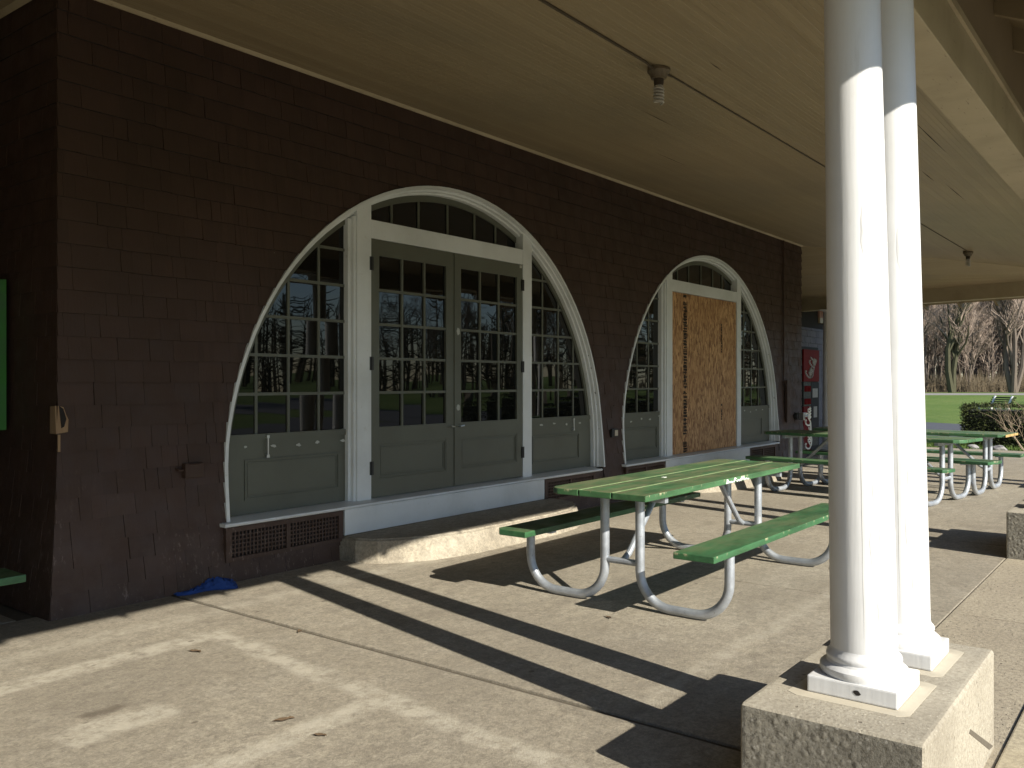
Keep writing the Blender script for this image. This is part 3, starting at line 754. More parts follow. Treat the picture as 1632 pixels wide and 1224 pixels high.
# unseen walls added left of the end wall to keep sky light off it
m = MB(); shingle_rows(m, -7, X0, 4.04, lambda a, o, z: (a, 11.0 - o, z), holes=False); m.build('added_recess_wall', ['brown_shingle', 'dark_butt'], B, recalc=False)
m = MB(); m.box(-7, X0, 11.02, 11.2, 0, 4.2); m.box(-7.2, -7.0, 1.0, 11.2, 0, 4.2); m.build('added_recess_core', 'dark_backing', B)
def ceil_h(y): return lerp(BZ - .008, CZ, (y - 1.1) / (W + .02 - 1.1))
for x0, x1, y in ((6.9, 8.15, 1.62), (9.6, 10.7, 1.93), (8.9, 9.5, 2.0), (6.3, 6.9, 3.55), (5.25, 5.45, 2.45), (3.0, 3.6, 2.3), (7.9, 8.7, 4.3)):
    m = MB(); z = ceil_h(y) - .0015; m.add([(x0, y - .004, z), (lerp(x0, x1, .5), y - .007, z - .0003), (x1, y, z), (lerp(x0, x1, .5), y + .004, z + .0009)], [(0, 1, 2, 3)]); m.build('open_seam', 'dark_backing', B, recalc=False)
# end wing beyond the far corner, with a sunlit window
m = MB(); WY = 6.95
shingle_rows(m, X1, 27, 2.75, lambda a, o, z: (a, WY - o + flare(z) - .0, z), holes=False)
wing = m.build('wing_wall', ['pale_shingle', 'dark_butt'], B, recalc=False)
m = MB(); m.box(16.3, 27, WY + .01, WY + .3, 0, 3.6); m.build('wing_core', 'dark_backing', B)
m = MB(); m.box(20.9, 27, WY - .03, WY + .008, 3.02, 3.5); m.build('brick_band', 'pink_brick', B)
m = MB(); m.box(20.9, 27, WY - .045, WY + .005, 2.90, 3.02); m.build('window_lintel', 'cream_trim', B)
m = MB(); wx0, wx1 = 21.45, 22.8
for a in ((wx0, wx1, 2.83, 2.895), (wx0 - .02, wx1 + .02, 1.96, 2.05), (wx0, wx0 + .07, 2.05, 2.83), (wx1 - .07, wx1, 2.05, 2.83), (wx0 + .43, wx0 + .50, 2.05, 2.83), (wx0 + .88, wx0 + .94, 2.05, 2.83), (wx0 + .07, wx1 - .07, 2.41, 2.46)):
    m.box(a[0], a[1], WY - .09 + (.004 if a[3] - a[2] < .06 else 0), WY - .03, a[2], a[3])
wf = m.build('wing_window', 'column_paint', B)
m = MB(); m.box(wx0 + .02, wx1 - .02, WY - .05, WY - .045, 2.0, 2.85); m.build('pane', 'window_glass', wf)

# ------------------------------------------------------------------ things on and by the wall
def step(cx, label):
    fp = [(-1.56, 5.69), (-1.56, 5.44), (-1.47, 5.26), (-1.30, 5.12), (-1.05, 4.99), (-.6, 4.90), (.6, 4.88), (.98, 4.93), (1.26, 5.05), (1.46, 5.22), (1.55, 5.45), (1.55, 5.69)]
    b = bmesh.new(); lo = [b.verts.new((cx + a, y, 0)) for a, y in fp]
    hi = [b.verts.new((cx + a * .985, y + (.075 if y < 5.6 else 0) * (5.69 - y) / .8, .195)) for a, y in fp]
    n = len(fp); b.faces.new(hi); b.faces.new(lo[::-1])
    for i in range(n): b.faces.new((lo[i], lo[(i + 1) % n], hi[(i + 1) % n], hi[i]))
    bmesh.ops.recalc_face_normals(b, faces=b.faces)
    es = [e for e in b.edges if all(v.co.z > .1 for v in e.verts)]
    bmesh.ops.bevel(b, geom=es, offset=.018, segments=3, affect='EDGES')
    me = bpy.data.meshes.new('concrete_step'); b.to_mesh(me); b.free(); me.materials.append(MATS['porch_concrete'])
    o = bpy.data.objects.new('concrete_step', me); COL.objects.link(o)
    return tag(o, label, 'step')
step(6.47, 'rounded concrete step below the double glazed doors')
step(12.2, 'rounded concrete step below the boarded up doorway')

# strand board over the second doorway, with printed lines
m = MB(); m.box(11.106, 13.329, W + .022, W + .034, .462, 2.77)
sb = m.build('strand_board', 'strand_board')
tag(sb, 'orange brown strand board sheet covering the second arched doorway', 'board')
def glyphs(mb, x0, x1, z0, z1, y, r_, n=5, reps=2):
    """broken stamp print running up the sheet"""
    z = z0
    while z < z1:
        h = r_.uniform(.03, .055)
        if r_.random() < .05: z += .05; continue
        t = .011
        for i in range(r_.randint(7, 11)):
            a = r_.random()
            zz = z + r_.random() * (h - t)
            if a < .55: mb.box(lerp(x0, x1, r_.uniform(0, .4)), lerp(x0, x1, r_.uniform(.6, 1)), y - .0006, y, zz, zz + t)
            else:
                xx = lerp(x0, x1, r_.uniform(.05, .85)); mb.box(xx, xx + .014, y - .0009, y, z, z + h)
        z += h + .004
r_ = random.Random(3); m = MB()
for z0, z1 in ((1.40, 2.62), (.98, 1.26), (2.66, 2.74), (.47, .60), (.72, .95), (1.27, 1.36)): glyphs(m, 11.46, 11.60, z0, z1, W + .0215, r_)
for z0, z1 in ((1.95, 2.40), (.9, 1.12)): glyphs(m, 12.76, 12.80, z0, z1, W + .0215, r_)
tag(m.build('stamp_print', 'ink', sb), kind='stuff')

def small_box(name, mats, x, y, z, w_, h_, d_, label, cat, bev=.006):
    m = MB(); m.box(x - w_ / 2, x + w_ / 2, y - d_, y, z - h_ / 2, z + h_ / 2)
    return tag(m.build(name, mats, bevel=bev), label, cat)
jb = small_box('junction_box', 'brown_shingle', 3.57, W - .03, .86, .15, .105, .05, 'brown painted electrical box on the shingles left of the first arch', 'electrical box')
m = MB(); m.tube([(3.50, W - .05, .865), (3.46, W - .05, .865), (3.455, W - .02, .88)], .010, 8); m.tube([(3.52, W - .0805, .90), (3.62, W - .0805, .90)], .006, 6); m.build('cover_clip', 'brown_shingle', jb)
ob = small_box('outlet_box', 'black_metal', 9.43, W - .02, .855, .14, .105, .045, 'small outlet with pale cover on the wall between the two arches', 'outlet')
m = MB(); m.box(9.42, 9.49, W - .071, W - .0655, .82, .89); m.build('outlet_cover', 'pale_mortar', ob)
# conduit down the wall near the far corner
m = MB(); m.tube([(15.28, W - .035, 4.02), (15.28, W - .035, 1.55), (15.285, W - .06, 1.46), (15.30, W - .09, 1.40)], .014, 8)
tag(m.build('conduit_pipe', 'brown_shingle', smooth=True), 'thin brown pipe running down the shingles near the far wall end', 'pipe')
small_box('meter_box', 'brown_shingle', 15.42, W - .03, 1.15, .16, .75, .05, 'tall narrow brown box on the wall under the thin pipe', 'wall box')
fa = thing('wall_faucet', 'grey metal pipe stub sticking out near the far wall corner', 'faucet', (15.86, W - .03, .86))
m = MB(); m.lathe([(.06, -.06), (.075, 0), (.06, .06)], 0, 0, 12); o = m.build('flange', 'black_metal', fa, smooth=True); o.rotation_euler = (R(90), 0, 0)
m = MB(); m.box(.02, .10, -.16, -.06, -.07, .07); m.build('valve_body', 'steel', fa, bevel=.012)
m = MB(); m.tube([(.08, -.11, 0), (.34, -.13, .0)], .018, 10); m.lathe([(.03, -.03), (.03, .03)], .34, -.13, 10); m.build('spout', 'steel', fa, smooth=True)
# broken corner shingle
m = MB()
ycs = W - .022
m.prism([(X0 - .02, 1.165), (X0 + .052, 1.175), (X0 + .056, 1.255), (X0 + .04, 1.29), (X0 + .025, 1.335), (X0 - .01, 1.345)], ycs - .006, ycs - .001)
m.prism([(W - .04, 1.165), (W + .045, 1.165), (W + .04, 1.34), (W - .03, 1.345)], X0 - .028, X0 - .021, 'x')
brk = m.build('broken_shingle', 'raw_wood', B)
m = MB(); m.prism([(X0 + .01, 1.20), (X0 + .028, 1.21), (X0 + .042, 1.26), (X0 + .022, 1.325), (X0 - .005, 1.345)], ycs - .009, ycs - .0065); m.build('dark_hole', 'dark_backing', brk)
m = MB(); m.box(X0 - .012, X0 + .004, W - .030, W - .0245, 1.05, 1.16); m.build('bare_strip', 'raw_wood', brk)
# green notice board on the end wall
sg = thing('notice_board', 'green printed notice board hung on the end wall at the left edge', 'sign', (X0 - .075, 6.37, 1.169))
m = MB(); m.box(-.03, .03, 0, 1.1, 0, 1.028); m.build('panel', 'sign_green', sg, bevel=.003)
m = MB(); m.box(-.032, -.0302, .095, 1.04, .58, 1.0); m.build('picture', 'sign_photo', sg)
m = MB(); m.box(-.0335, -.0305, .095, 1.04, .36, .56); m.build('lime_field', 'sign_lime', sg)
for i in range(5):
    m = MB(); m.box(-.0345, -.0337, .13, .9 - .1 * (i % 3), .52 - i * .033, .53 - i * .033); m.build('text_line', 'sign_photo', sg)
m = MB(); m.box(-.0325, -.0302, .02, .085, .02, .055); m.build('corner_label', 'pale_mortar', sg)
# blue cloth
m = MB(); nx, ny = 60, 26; r_ = random.Random(5)
for j in range(ny + 1):
    for i in range(nx + 1):
        u, v = i / nx, j / ny
        wv = (.05 + .16 * (u ** 1.5)) * (1 if u < .9 else 1 - (u - .9) * 5)
        x_ = 3.38 + .44 * u; y_ = 5.60 - .03 * u + (v - .5) * wv * 1.3 - .02 * math.sin(u * 9)
        e = 4 * v * (1 - v)
        h_ = e * (.014 + .046 * math.exp(-((u - .72) / .2) ** 2)) * (1 + .55 * mnoise.noise((u * 9, v * 5, 1))) + .030 * (1 - abs(mnoise.noise((u * 15 + v * 6, v * 7, 4))) * 3.6) * e * (.3 + u * .7)
        m.v.append((x_, y_, max(.002, h_)))
m.f = [(j * (nx + 1) + i, j * (nx + 1) + i + 1, (j + 1) * (nx + 1) + i + 1, (j + 1) * (nx + 1) + i) for j in range(ny) for i in range(nx)]; m.mi = [0] * len(m.f)
tag(m.build('cloth_rag', 'blue_cloth', smooth=True), 'crumpled blue cloth lying on the floor at the foot of the wall', 'cloth')

# vending machine behind the far corner
vm = thing('vending_machine', 'red and black drinks vending machine behind the far wall corner', 'vending machine', (16.85, 5.92, 0))
m = MB(); m.box(0, 1.0, .01, .80, .0, 2.19); m.build('cabinet', 'black_plastic', vm, bevel=.015)
m = MB(); m.box(.05, .95, -.02, .012, 1.50, 2.13); rp = m.build('top_panel', 'red_panel', vm, bevel=.005)
m = MB(); m.box(.05, .46, -.018, .012, 1.02, 1.49); cdp = m.build('can_display', 'can_display', vm)
for rz in (1.30, 1.05):
    for i in range(4):
        m = MB(); m.lathe([(.026, rz), (.03, rz + .01), (.03, rz + .10), (.022, rz + .115)], .12 + i * .085, -.02, 8); m.build('can', 'red_panel', cdp)
m = MB(); m.box(.05, .46, -.02, .012, .12, 1.01); lp = m.build('lower_panel', 'red_panel', vm, bevel=.005)
m = MB(); m.box(.49, .95, -.016, .012, .12, 1.48); cp = m.build('control_panel', 'black_plastic', vm, bevel=.004)
m = MB(); m.box(.56, .86, -.022, -.0165, 1.18, 1.36); m.build('selector_plate', 'grey_plastic', cp)
m = MB(); m.box(.62, .82, -.022, -.0165, .78, 1.0); m.build('coin_plate', 'grey_plastic', cp)
m = MB(); m.box(.56, .88, -.021, -.0165, .22, .42); m.build('delivery_door', 'can_display', cp)
def script_word(mb, T, wd=.022, y=-.024):
    """looping script strokes of the red panel's white word: C o c a - C o l a, drawn as pen paths in a 0..9 by 0..1 strip"""
    C = [(1.1, .85), (.9, 1.0), (.5, .95), (.15, .55), (.15, .2), (.5, .0), (.9, .1), (1.25, .35)]
    def O(x): return [(x + .25 + .25 * math.cos(t), .25 + .25 * math.sin(t)) for t in [i * math.pi / 5 for i in range(11)]]
    def c_(x): return [(x + .45, .42), (x + .25, .5), (x + .02, .3), (x + .1, .05), (x + .35, .0), (x + .6, .2)]
    def a_(x): return O(x) + [(x + .52, .5), (x + .5, .1), (x + .65, .0), (x + .8, .15)]
    def l_(x): return [(x, .1), (x + .3, .9), (x + .2, 1.05), (x + .08, .8), (x + .05, .1), (x + .2, 0), (x + .35, .12)]
    paths = [C, O(1.3), c_(1.95), a_(2.6), [(3.45, .3), (3.85, .34)], [(p[0] + 4.0, p[1]) for p in C], O(5.3), l_(5.95), a_(6.4), [(.6, -.12), (1.6, -.22), (3.2, -.05), (4.6, .02)]]
    for p in paths:
        q = [T(*a) for a in p]
        mb.tube([(a, y, b) for a, b in q], wd, 5)
m = MB(); ca, sa = math.cos(R(58)), math.sin(R(58))
def T1(u, v): u, v = u * .105, v * .36; return (.38 + (u * ca - v * sa) * 1.0, 1.55 + (u * sa + v * ca) * .58)
script_word(m, T1, .017); m.build('script_lettering', 'grey_plastic', rp)
m = MB()
def T2(u, v): return (.42 - v * .30, .16 + u * .115)
script_word(m, T2, .018); m.build('script_lettering', 'white_mark', lp)

# bulb holders on the ceiling and their wire
def ceil_z(y): return lerp(BZ - .008, CZ, (y - 1.1) / (W + .02 - 1.1))
LY = 2.83; LZ = ceil_z(LY)
lamps = [(5.28, 'bare spiral bulb holder on the ceiling nearest the camera'), (10.55, 'bare bulb holder on the ceiling hidden behind the white columns'), (15.83, 'small dark bulb holder at the far end of the ceiling')]
def make_lamp(x, label):
    t = thing('bulb_holder', label, 'ceiling lamp', (x, LY, LZ), group='bulb holders along the porch ceiling')
    m = MB(); m.lathe([(.075, .01), (.078, -.03), (.06, -.05), (.052, -.075), (.03, -.08)], 0, 0, 20); m.build('base', 'porcelain', t, smooth=True)
    m = MB(); m.lathe([(.034, -.07), (.034, -.10), (.03, -.125)], 0, 0, 16); m.build('socket', 'cobweb', t, smooth=True)
    m = MB(); m.tube([(.030 * math.cos(a), .030 * math.sin(a), -.13 - .11 * a / (10 * math.pi)) for a in [i * math.pi / 6 for i in range(61)]], .0085, 6)
    m.lathe([(.03, -.115), (.03, -.14)], 0, 0, 14); m.build('spiral_bulb', 'bulb_glass', t, smooth=True)
    return t
for x, lb in lamps: make_lamp(x, lb)
m = MB(); m.tube([(-2, LY, LZ - .004), (5.1, LY + .01, LZ - .006), (5.21, LY, LZ - .03)], .010, 6)
m.tube([(5.34, LY, LZ - .02), (5.5, LY, LZ - .006), (10.48, LY, LZ - .005)], .007, 6); m.tube([(10.62, LY, LZ - .005), (15.77, LY, LZ - .004)], .007, 6)
tag(m.build('lamp_wire', 'wire_cover', smooth=True), 'thin painted wire running along the ceiling boards between the bulbs', 'wire')

# ------------------------------------------------------------------ concrete blocks and columns
PL = [(-2.72, None), (2.845, None), (8.42, None), (13.99, None)]
def plinth(x0, label):
    t = thing('concrete_plinth', label, 'plinth', (x0, .625, 0), group='concrete blocks under the porch columns')
    m = MB(); m.box(0, 1.2, 0, .59, -.02, .4)
    bmk = m.build('block', ['block_concrete', 'rough_shaded_face'], t, bevel=.02, seg=3)
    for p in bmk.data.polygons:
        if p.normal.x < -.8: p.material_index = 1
    for c in (.40, .89):
        m = MB(); m.prism([(c - .21, .13), (c - .18, .095), (c + .185, .09), (c + .20, .12), (c + .195, .47), (c + .15, .485), (c - .19, .50), (c - .215, .46)], .3985, .4012, 'z'); m.build('mortar_patch', 'pale_mortar', bmk)
    m = MB(); m.prism([(0.691, 0.233), (1.159, 0.017), (1.074, 0.03), (0.668, 0.225)], -.0015, .004); m.build('lifting_slot', 'joint_dirt', bmk)
    return t
pl_lab = ['long concrete block under the corner columns behind the camera', 'concrete block in the right foreground carrying the two near columns', 'concrete block at the right edge beyond the near columns', 'farthest concrete block of the porch outside the frame']
LEAN = (-.0105, .0150)
def column(cx, cy, label, lean=LEAN, z0=.402, top=3.098):
    t = thing('porch_column', label, 'column', (cx, cy, z0), group='white porch columns')
    m = MB(); m.box(-.152, .152, -.152, .152, 0, .058); sqb = m.build('square_base', 'column_paint', t, bevel=.006)
    if 'nearest the camera' in label:
        m = MB(); m.prism([(-.155 + .0, 0), (0, 0), (0, 0)], 0, 0) if False else m.prism([(.012 * math.cos(a) * (1 + .3 * math.sin(2 * a)) - .02, .03 + .009 * math.sin(a)) for a in [i * .7 for i in range(9)]], -.1532, -.15, 'x'); m.build('paint_chip', 'dark_backing', sqb)
    m = MB(); m.lathe([(.145, .057), (.15, .068), (.148, .085), (.138, .094), (.128, .099), (.124, .108), (.128, .118), (.126, .128), (.116, .138), (.113, .15)], 0, 0, 48); m.build('ring_moulding', 'column_paint', t, smooth=True)
    h = top - z0
    m = MB(); m.lathe([(lerp(.1125, .092, (i / 12) ** 1.25), lerp(.149, h - .045, i / 12)) for i in range(13)], 0, 0, 56, lean); shf = m.build('shaft', 'column_paint', t, smooth=True)
    if z0 > .3 and 0 < cx < 5:
        rr_ = random.Random(int(cx * 100)); aa = math.atan2(-cy, -cx)
        def on(a, z, e=.0007):
            r = lerp(.1125, .092, ((z - .149) / (h - .2)) ** 1.25) + e
            return (r * math.cos(a) + lean[0] * (z - .149), r * math.sin(a) + lean[1] * (z - .149), z)
        for a0, za, zb, wd in ((aa + .02, .15, 1.05, .006), (aa + .42, .16, .50, .005), (aa + .55, .42, .78, .008), (aa - .3, 1.2, 1.6, .004)):
            m = MB(); n = 24; vs = []
            for i in range(n + 1):
                z = lerp(za, zb, i / n); o_ = .02 * mnoise.noise((z * 6, a0, 0)); q = wd * (1 - abs(2 * i / n - 1) ** 3) * (.6 + .4 * rr_.random())
                vs += [on(a0 + o_ - q, z), on(a0 + o_ + q, z)]
            m.add(vs, [(2 * i, 2 * i + 1, 2 * i + 3, 2 * i + 2) for i in range(n)]); m.build('paint_crack', 'crack_grey', shf, recalc=False)
        for a0, zc, sa_, sz in ((aa + .33, .52, .10, .075), (aa + .40, .72, .06, .05), (aa + .22, 1.62, .08, .09), (aa + .5, .30, .05, .06)):
            pts = [(a0 + sa_ * math.cos(t) * rr_.uniform(.7, 1.1), zc + sz * math.sin(t) * rr_.uniform(.7, 1.1)) for t in [i * math.pi / 8 for i in range(16)]]
            m = MB(); m.add([on(a0, zc, .0022)] + [on(a, z, .0006) for a, z in pts], [(0, i + 1, (i + 1) % 16 + 1) for i in range(16)]); m.build('filler_patch', 'column_paint', shf, recalc=False)
    m = MB(); ox, oy = lean[0] * (h - .15), lean[1] * (h - .15)
    m.lathe([(.092, h - .05), (.105, h - .043), (.12, h - .030), (.12, h - .026)], ox, oy, 40)
    m.box(ox - .14, ox + .14, oy - .125, oy + .125, h - .026, h - .001); m.build('capital', 'column_paint', t, smooth=True)
    return t
labs = [('first column on the corner block outside the frame', 'second column on the corner block outside the frame'),
        ('thick white column nearest the camera, front one of the pair', 'white column just behind the nearest one on the same block'),
        ('first white column on the block at the right edge', 'second white column on the block at the right edge'),
        ('first white column on the farthest porch block', 'second white column on the farthest porch block')]
for (x0, _), lb, (la, lb2) in zip(PL, pl_lab, labs):
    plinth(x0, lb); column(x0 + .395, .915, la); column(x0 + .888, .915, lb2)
column(19.60, 6.31, 'slim white column beside the vending machine at the far corner', (0, 0), 0.0)

for x, y, sz, rz in ((1.28, 4.78, .05, .4), (2.75, 4.35, .04, 1.9), (2.43, 3.16, .045, 2.7), (3.35, 4.2, .03, .8), (2.42, 2.9, .03, 2.0), (7.1, 2.25, .035, .2), (4.75, 2.9, .03, 1.1)):
    m = MB(); pts = [(math.cos(t) * sz * (1 + .25 * math.sin(3 * t)), math.sin(t) * sz * .42) for t in [i * math.pi / 7 for i in range(14)]]
    m.add([(0, 0, .004)] + [(a, b, .006 + .25 * abs(a) * (i % 3) * .4) for i, (a, b) in enumerate(pts)], [(0, i + 1, (i + 1) % 14 + 1) for i in range(14)])
    o = m.build('dry_leaf', 'dry_leaf', loc=(x, y, .001), recalc=False); o.rotation_euler.z = rz
    tag(o, 'small dry brown leaf lying on the concrete floor', 'leaf', 'dry leaves on the floor')
# ------------------------------------------------------------------ picnic tables
def picnic_table(label, cx, cy, rz, L=2.55, first=None):
    """built along local X; boards 2 by 10, hoops of bent pipe"""
    t = thing('picnic_table', label, 'picnic table', (cx, cy, 0), rz, 'green picnic tables on the porch')
    H = L / 2; T = .040; zt = .80; zs = .48
    m = MB(); bw = .2385; r_ = random.Random(int(cx * 10))
    for i in range(3):
        y0 = -.368 + i * (bw + .0105)
        poly = [(-H, y0), (H, y0), (H, y0 + bw), (-H, y0 + bw)]
        if i == 2: poly = [(-H, y0), (H - .10, y0 + 0), (H, y0 + .03), (H, y0 + bw), (-H + .10, y0 + bw), (-H + .03, y0 + bw - .03), (-H, y0 + bw - .10)]; poly = [(-H, y0), (H, y0), (H, y0 + bw - .05), (H - .05, y0 + bw), (-H + .09, y0 + bw), (-H + .03, y0 + bw - .03), (-H, y0 + bw - .08)]
        m.prism(poly, zt - T, zt, 'z')
    top = m.build('tabletop', 'green_paint', t, bevel=.005, seg=2)
    m = MB()
    for i in (1, 2):
        y0 = -.368 + i * (bw + .0105) - .008; m.box(-H + .004, H - .004, y0 - .0045, y0 + .0115, zt - .001, zt + .0012)
    m.build('seam_edge', 'seam_paint', top)
    for s in (-1, 1):
        yc = s * .685; m = MB(); m.prism([(-H, yc - .132), (H, yc - .132), (H, yc + .132), (-H, yc + .132)] if s < 0 else [(-H, yc - .132), (H, yc - .132), (H, yc + .132), (-H + .05, yc + .132), (-H, yc + .09)], zs - T, zs, 'z')
        m.build('seat', 'seat_paint', t, bevel=.005)
    lx = 1.01 if L < 2.65 else 1.0
    for e in (-1, 1):
        for s in (-1, 1):
            pts = []; ya, yb, r = s * .135, s * .76, .225; rr = .031
            ya2 = ya
            pts.append((e * lx, ya, zt - T))
            pts.append((e * lx, ya, rr + r))
            for i in range(1, 9):
                a = math.pi / 2 * i / 8; pts.append((e * lx, ya + s * r * (1 - math.cos(a)), rr + r * (1 - math.sin(a))))
            for i in range(0, 9):
                a = math.pi / 2 * i / 8; pts.append((e * lx, yb - s * r * (1 - math.sin(a)), rr + r * (1 - math.cos(a))))
            pts.append((e * lx, yb, zs - T))
            m = MB(); m.tube(pts, rr, 14)
            m.box(e * lx - .035, e * lx + .035, min(yb - s * .2, yb + s * .01), max(yb - s * .2, yb + s * .01), zs - T - .012, zs - T + .001)
            m.build('leg', 'galvanised', t, smooth=True)
        m = MB(); m.tube([(e * lx, -.135, .30), (e * lx, .135, .30)], .021, 10); m.build('cross_bar', 'galvanised', t, smooth=True)
        m = MB(); m.tube([(e * (lx - .01), 0, .30), (e * (lx - .09), 0, .34), (e * (lx - .52), 0, zt - T - .02), (e * (lx - .62), 0, zt - T - .005)], .022, 10); m.build('brace', 'galvanised', t, smooth=True)
        m = MB(); m.box(e * lx - .022, e * lx + .022, -.33, .33, zt - T - .045, zt - T + .001); m.build('cleat', 'galvanised', t)
    return t
T1_ = picnic_table('green picnic table standing nearest, in front of the first arch', 6.06, 2.985, 0, 2.69)
T2_ = picnic_table('green picnic table behind the near columns, closest of the far ones', 12.0, 3.36, R(81.5), 2.62)
T3_ = picnic_table('farthest green picnic table with one bare plank end', 13.45, 3.16, R(86.5), 2.6)
T4_ = picnic_table('green picnic table at the left edge with only a bench end showing', .80, 5.67, 0)
# bare wood end on the farthest table, white script painted on the edge of the nearest
for i in range(3):
    y0 = -.368 + i * .248; m = MB(); m.box(-1.306, -1.3005, y0 + .008, y0 + .232, .766, .796); m.build('bare_plank_end', 'bare_plank_end', T3_)
m = MB()
pen = [(0, 0), (.25, 1.0), (.1, 1.1), (.05, .1), (.2, .5), (.35, .55), (.3, .1), (.5, .35), (.62, .1), (.75, .4), (.85, .1), (1.0, .25)]
pen2 = [(1.15, .05), (1.3, 1.1), (1.55, .95), (1.3, .55), (1.65, .1), (1.8, .45), (1.95, .1), (2.1, .4), (2.15, .1), (2.35, .95), (2.3, .1), (2.5, .9), (2.55, .15), (2.7, 1.0), (2.75, .1), (2.9, .45), (3.0, .1), (3.15, .4), (3.3, .1), (3.5, .2)]
for p in (pen, pen2):
    m = MB(); m.tube([(-.17 + a * .115, -.371, .7635 + b * .029) for a, b in p], .0048, 6); m.build('script_paint', 'white_mark', T1_)
m = MB(); m.box(-.37, -.33, .02, .045, .8005, .803); m.build('chip', 'white_mark', T1_)

# ------------------------------------------------------------------ beyond the porch: hedge, shrub, bench
r_ = random.Random(8)
hd = thing('clipped_hedge', 'low dark clipped hedge between the porch and the asphalt path', 'hedge', (24.0, 0, 0))
m = MB(); m.box(-.42, .9, -7.9, 4.25, -.06, .80); m.build('inner_mass', 'yew_core', hd)
m = MB()
for i in range(26000):
    f_ = r_.random(); px_, py_, pz_ = 0, 0, 0
    if f_ < .45: px_ = -.5 + r_.gauss(0, .05); py_ = r_.uniform(-8, 4.35); pz_ = r_.uniform(-.05, .92)
    elif f_ < .85: px_ = r_.uniform(-.5, 1.0); py_ = r_.uniform(-8, 4.35); pz_ = .88 + abs(r_.gauss(0, .035)) + .03 * mnoise.noise((px_ * 2, py_ * 2, 0))
    else: px_ = r_.uniform(-.5, 1.0); py_ = 4.3 + r_.gauss(0, .05); pz_ = r_.uniform(-.05, .92)
    if pz_ > .83 and f_ < .45: px_ += .05
    dv = Vector((r_.gauss(0, 1), r_.gauss(0, 1), r_.gauss(.5, 1))).normalized(); sd_ = dv.orthogonal().normalized(); l = r_.uniform(.035, .075); p = Vector((px_, py_, pz_))
    m.add([p - sd_ * .013, p + sd_ * .013, p + dv * l], [(0, 1, 2)])
m.build('foliage', 'yew_leaf', hd, recalc=False)
sh = thing('bare_shrub', 'leafless shrub with pale branches in front of the hedge', 'shrub', (22.2, 2.75, -.05))
m = MB(); r_ = random.Random(21)
def twig(mb, p, d_, l, r, lev):
    q = p + d_ * l * .5 + Vector((r_.gauss(0, .04), r_.gauss(0, .04), .02)) * l; e = p + d_ * l
    mb.tube([p, q, e], [r, r * .8, r * .55], 5, False)
    if lev:
        for i in range(3 if lev > 1 else 2):
            nd = (d_ + Vector((r_.gauss(0, .5), r_.gauss(0, .5), r_.gauss(.1, .25)))).normalized()
            twig(mb, lerp(q, e, r_.random()), nd, l * r_.uniform(.5, .8), r * .55, lev - 1)
for i in range(9):
    a = i * .7 + r_.random() * .5; twig(m, Vector((.12 * math.cos(a), .12 * math.sin(a), 0)), Vector((.75 * math.cos(a), .75 * math.sin(a), 1)).normalized(), .64, .011, 3)
m.build('branches', 'pale_twig', sh)
for i, (x, y, s_, lb) in enumerate(((22.0, 3.3, .16, 'grey stone by the foot of the bare shrub'), (21.9, 2.2, .13, 'smaller grey stone right of the bare shrub'), (22.4, 3.9, .12, 'grey stone at the left end of the hedge foot'))):
    b = bmesh.new(); bmesh.ops.create_icosphere(b, subdivisions=3, radius=s_)
    for v in b.verts: v.co *= 1 + .3 * mnoise.noise(v.co * 7 + Vector((i, 0, 0))); v.co.z *= .6
    me = bpy.data.meshes.new('stone'); b.to_mesh(me); b.free(); me.materials.append(MATS['rock'])
    o = bpy.data.objects.new('stone', me); COL.objects.link(o); o.location = (x, y, s_ * .3 - .06); tag(o, lb, 'stone')
m = MB(); r_ = random.Random(33)
for i in range(7000):
    x, y = r_.uniform(21.65, 23.6), r_.uniform(-6, 6); l = r_.uniform(.04, .10); a = r_.random() * 6.28; dx, dy = math.cos(a) * .008, math.sin(a) * .008
    m.add([(x - dx, y - dy, -.06), (x + dx, y + dy, -.06), (x + r_.gauss(0, .03), y + r_.gauss(0, .03), l - .06)], [(0, 1, 2)])
tag(m.build('grass_tufts', 'grass_blade', recalc=False), kind='stuff')
bn = thing('park_bench', 'white framed park bench with dark green slats on the far lawn', 'bench', (43.4, 6.5, -.06), YAW + R(78) - R(73))
m = MB()
for i in range(5): m.box(-.80, .80, -.02 - i * .05, .02 - i * .05, .46 + i * .09, .52 + i * .09)
m.build('backrest', 'yew_leaf', bn)
m = MB()
for i in range(5): m.box(-.80, .80, .05 + i * .11, .14 + i * .11, .43, .46)
m.build('seat', 'yew_leaf', bn)
for sx in (-.58, .58):
    m = MB(); m.tube([(sx, .02, .0), (sx, .0, .5), (sx, -.18, .92)], .05, 8); m.tube([(sx, .6, 0), (sx, .58, .42)], .045, 8); m.tube([(sx, .0, .4), (sx, .6, .41)], .04, 8)
    m.build('end_frame', 'column_paint', bn, smooth=True)

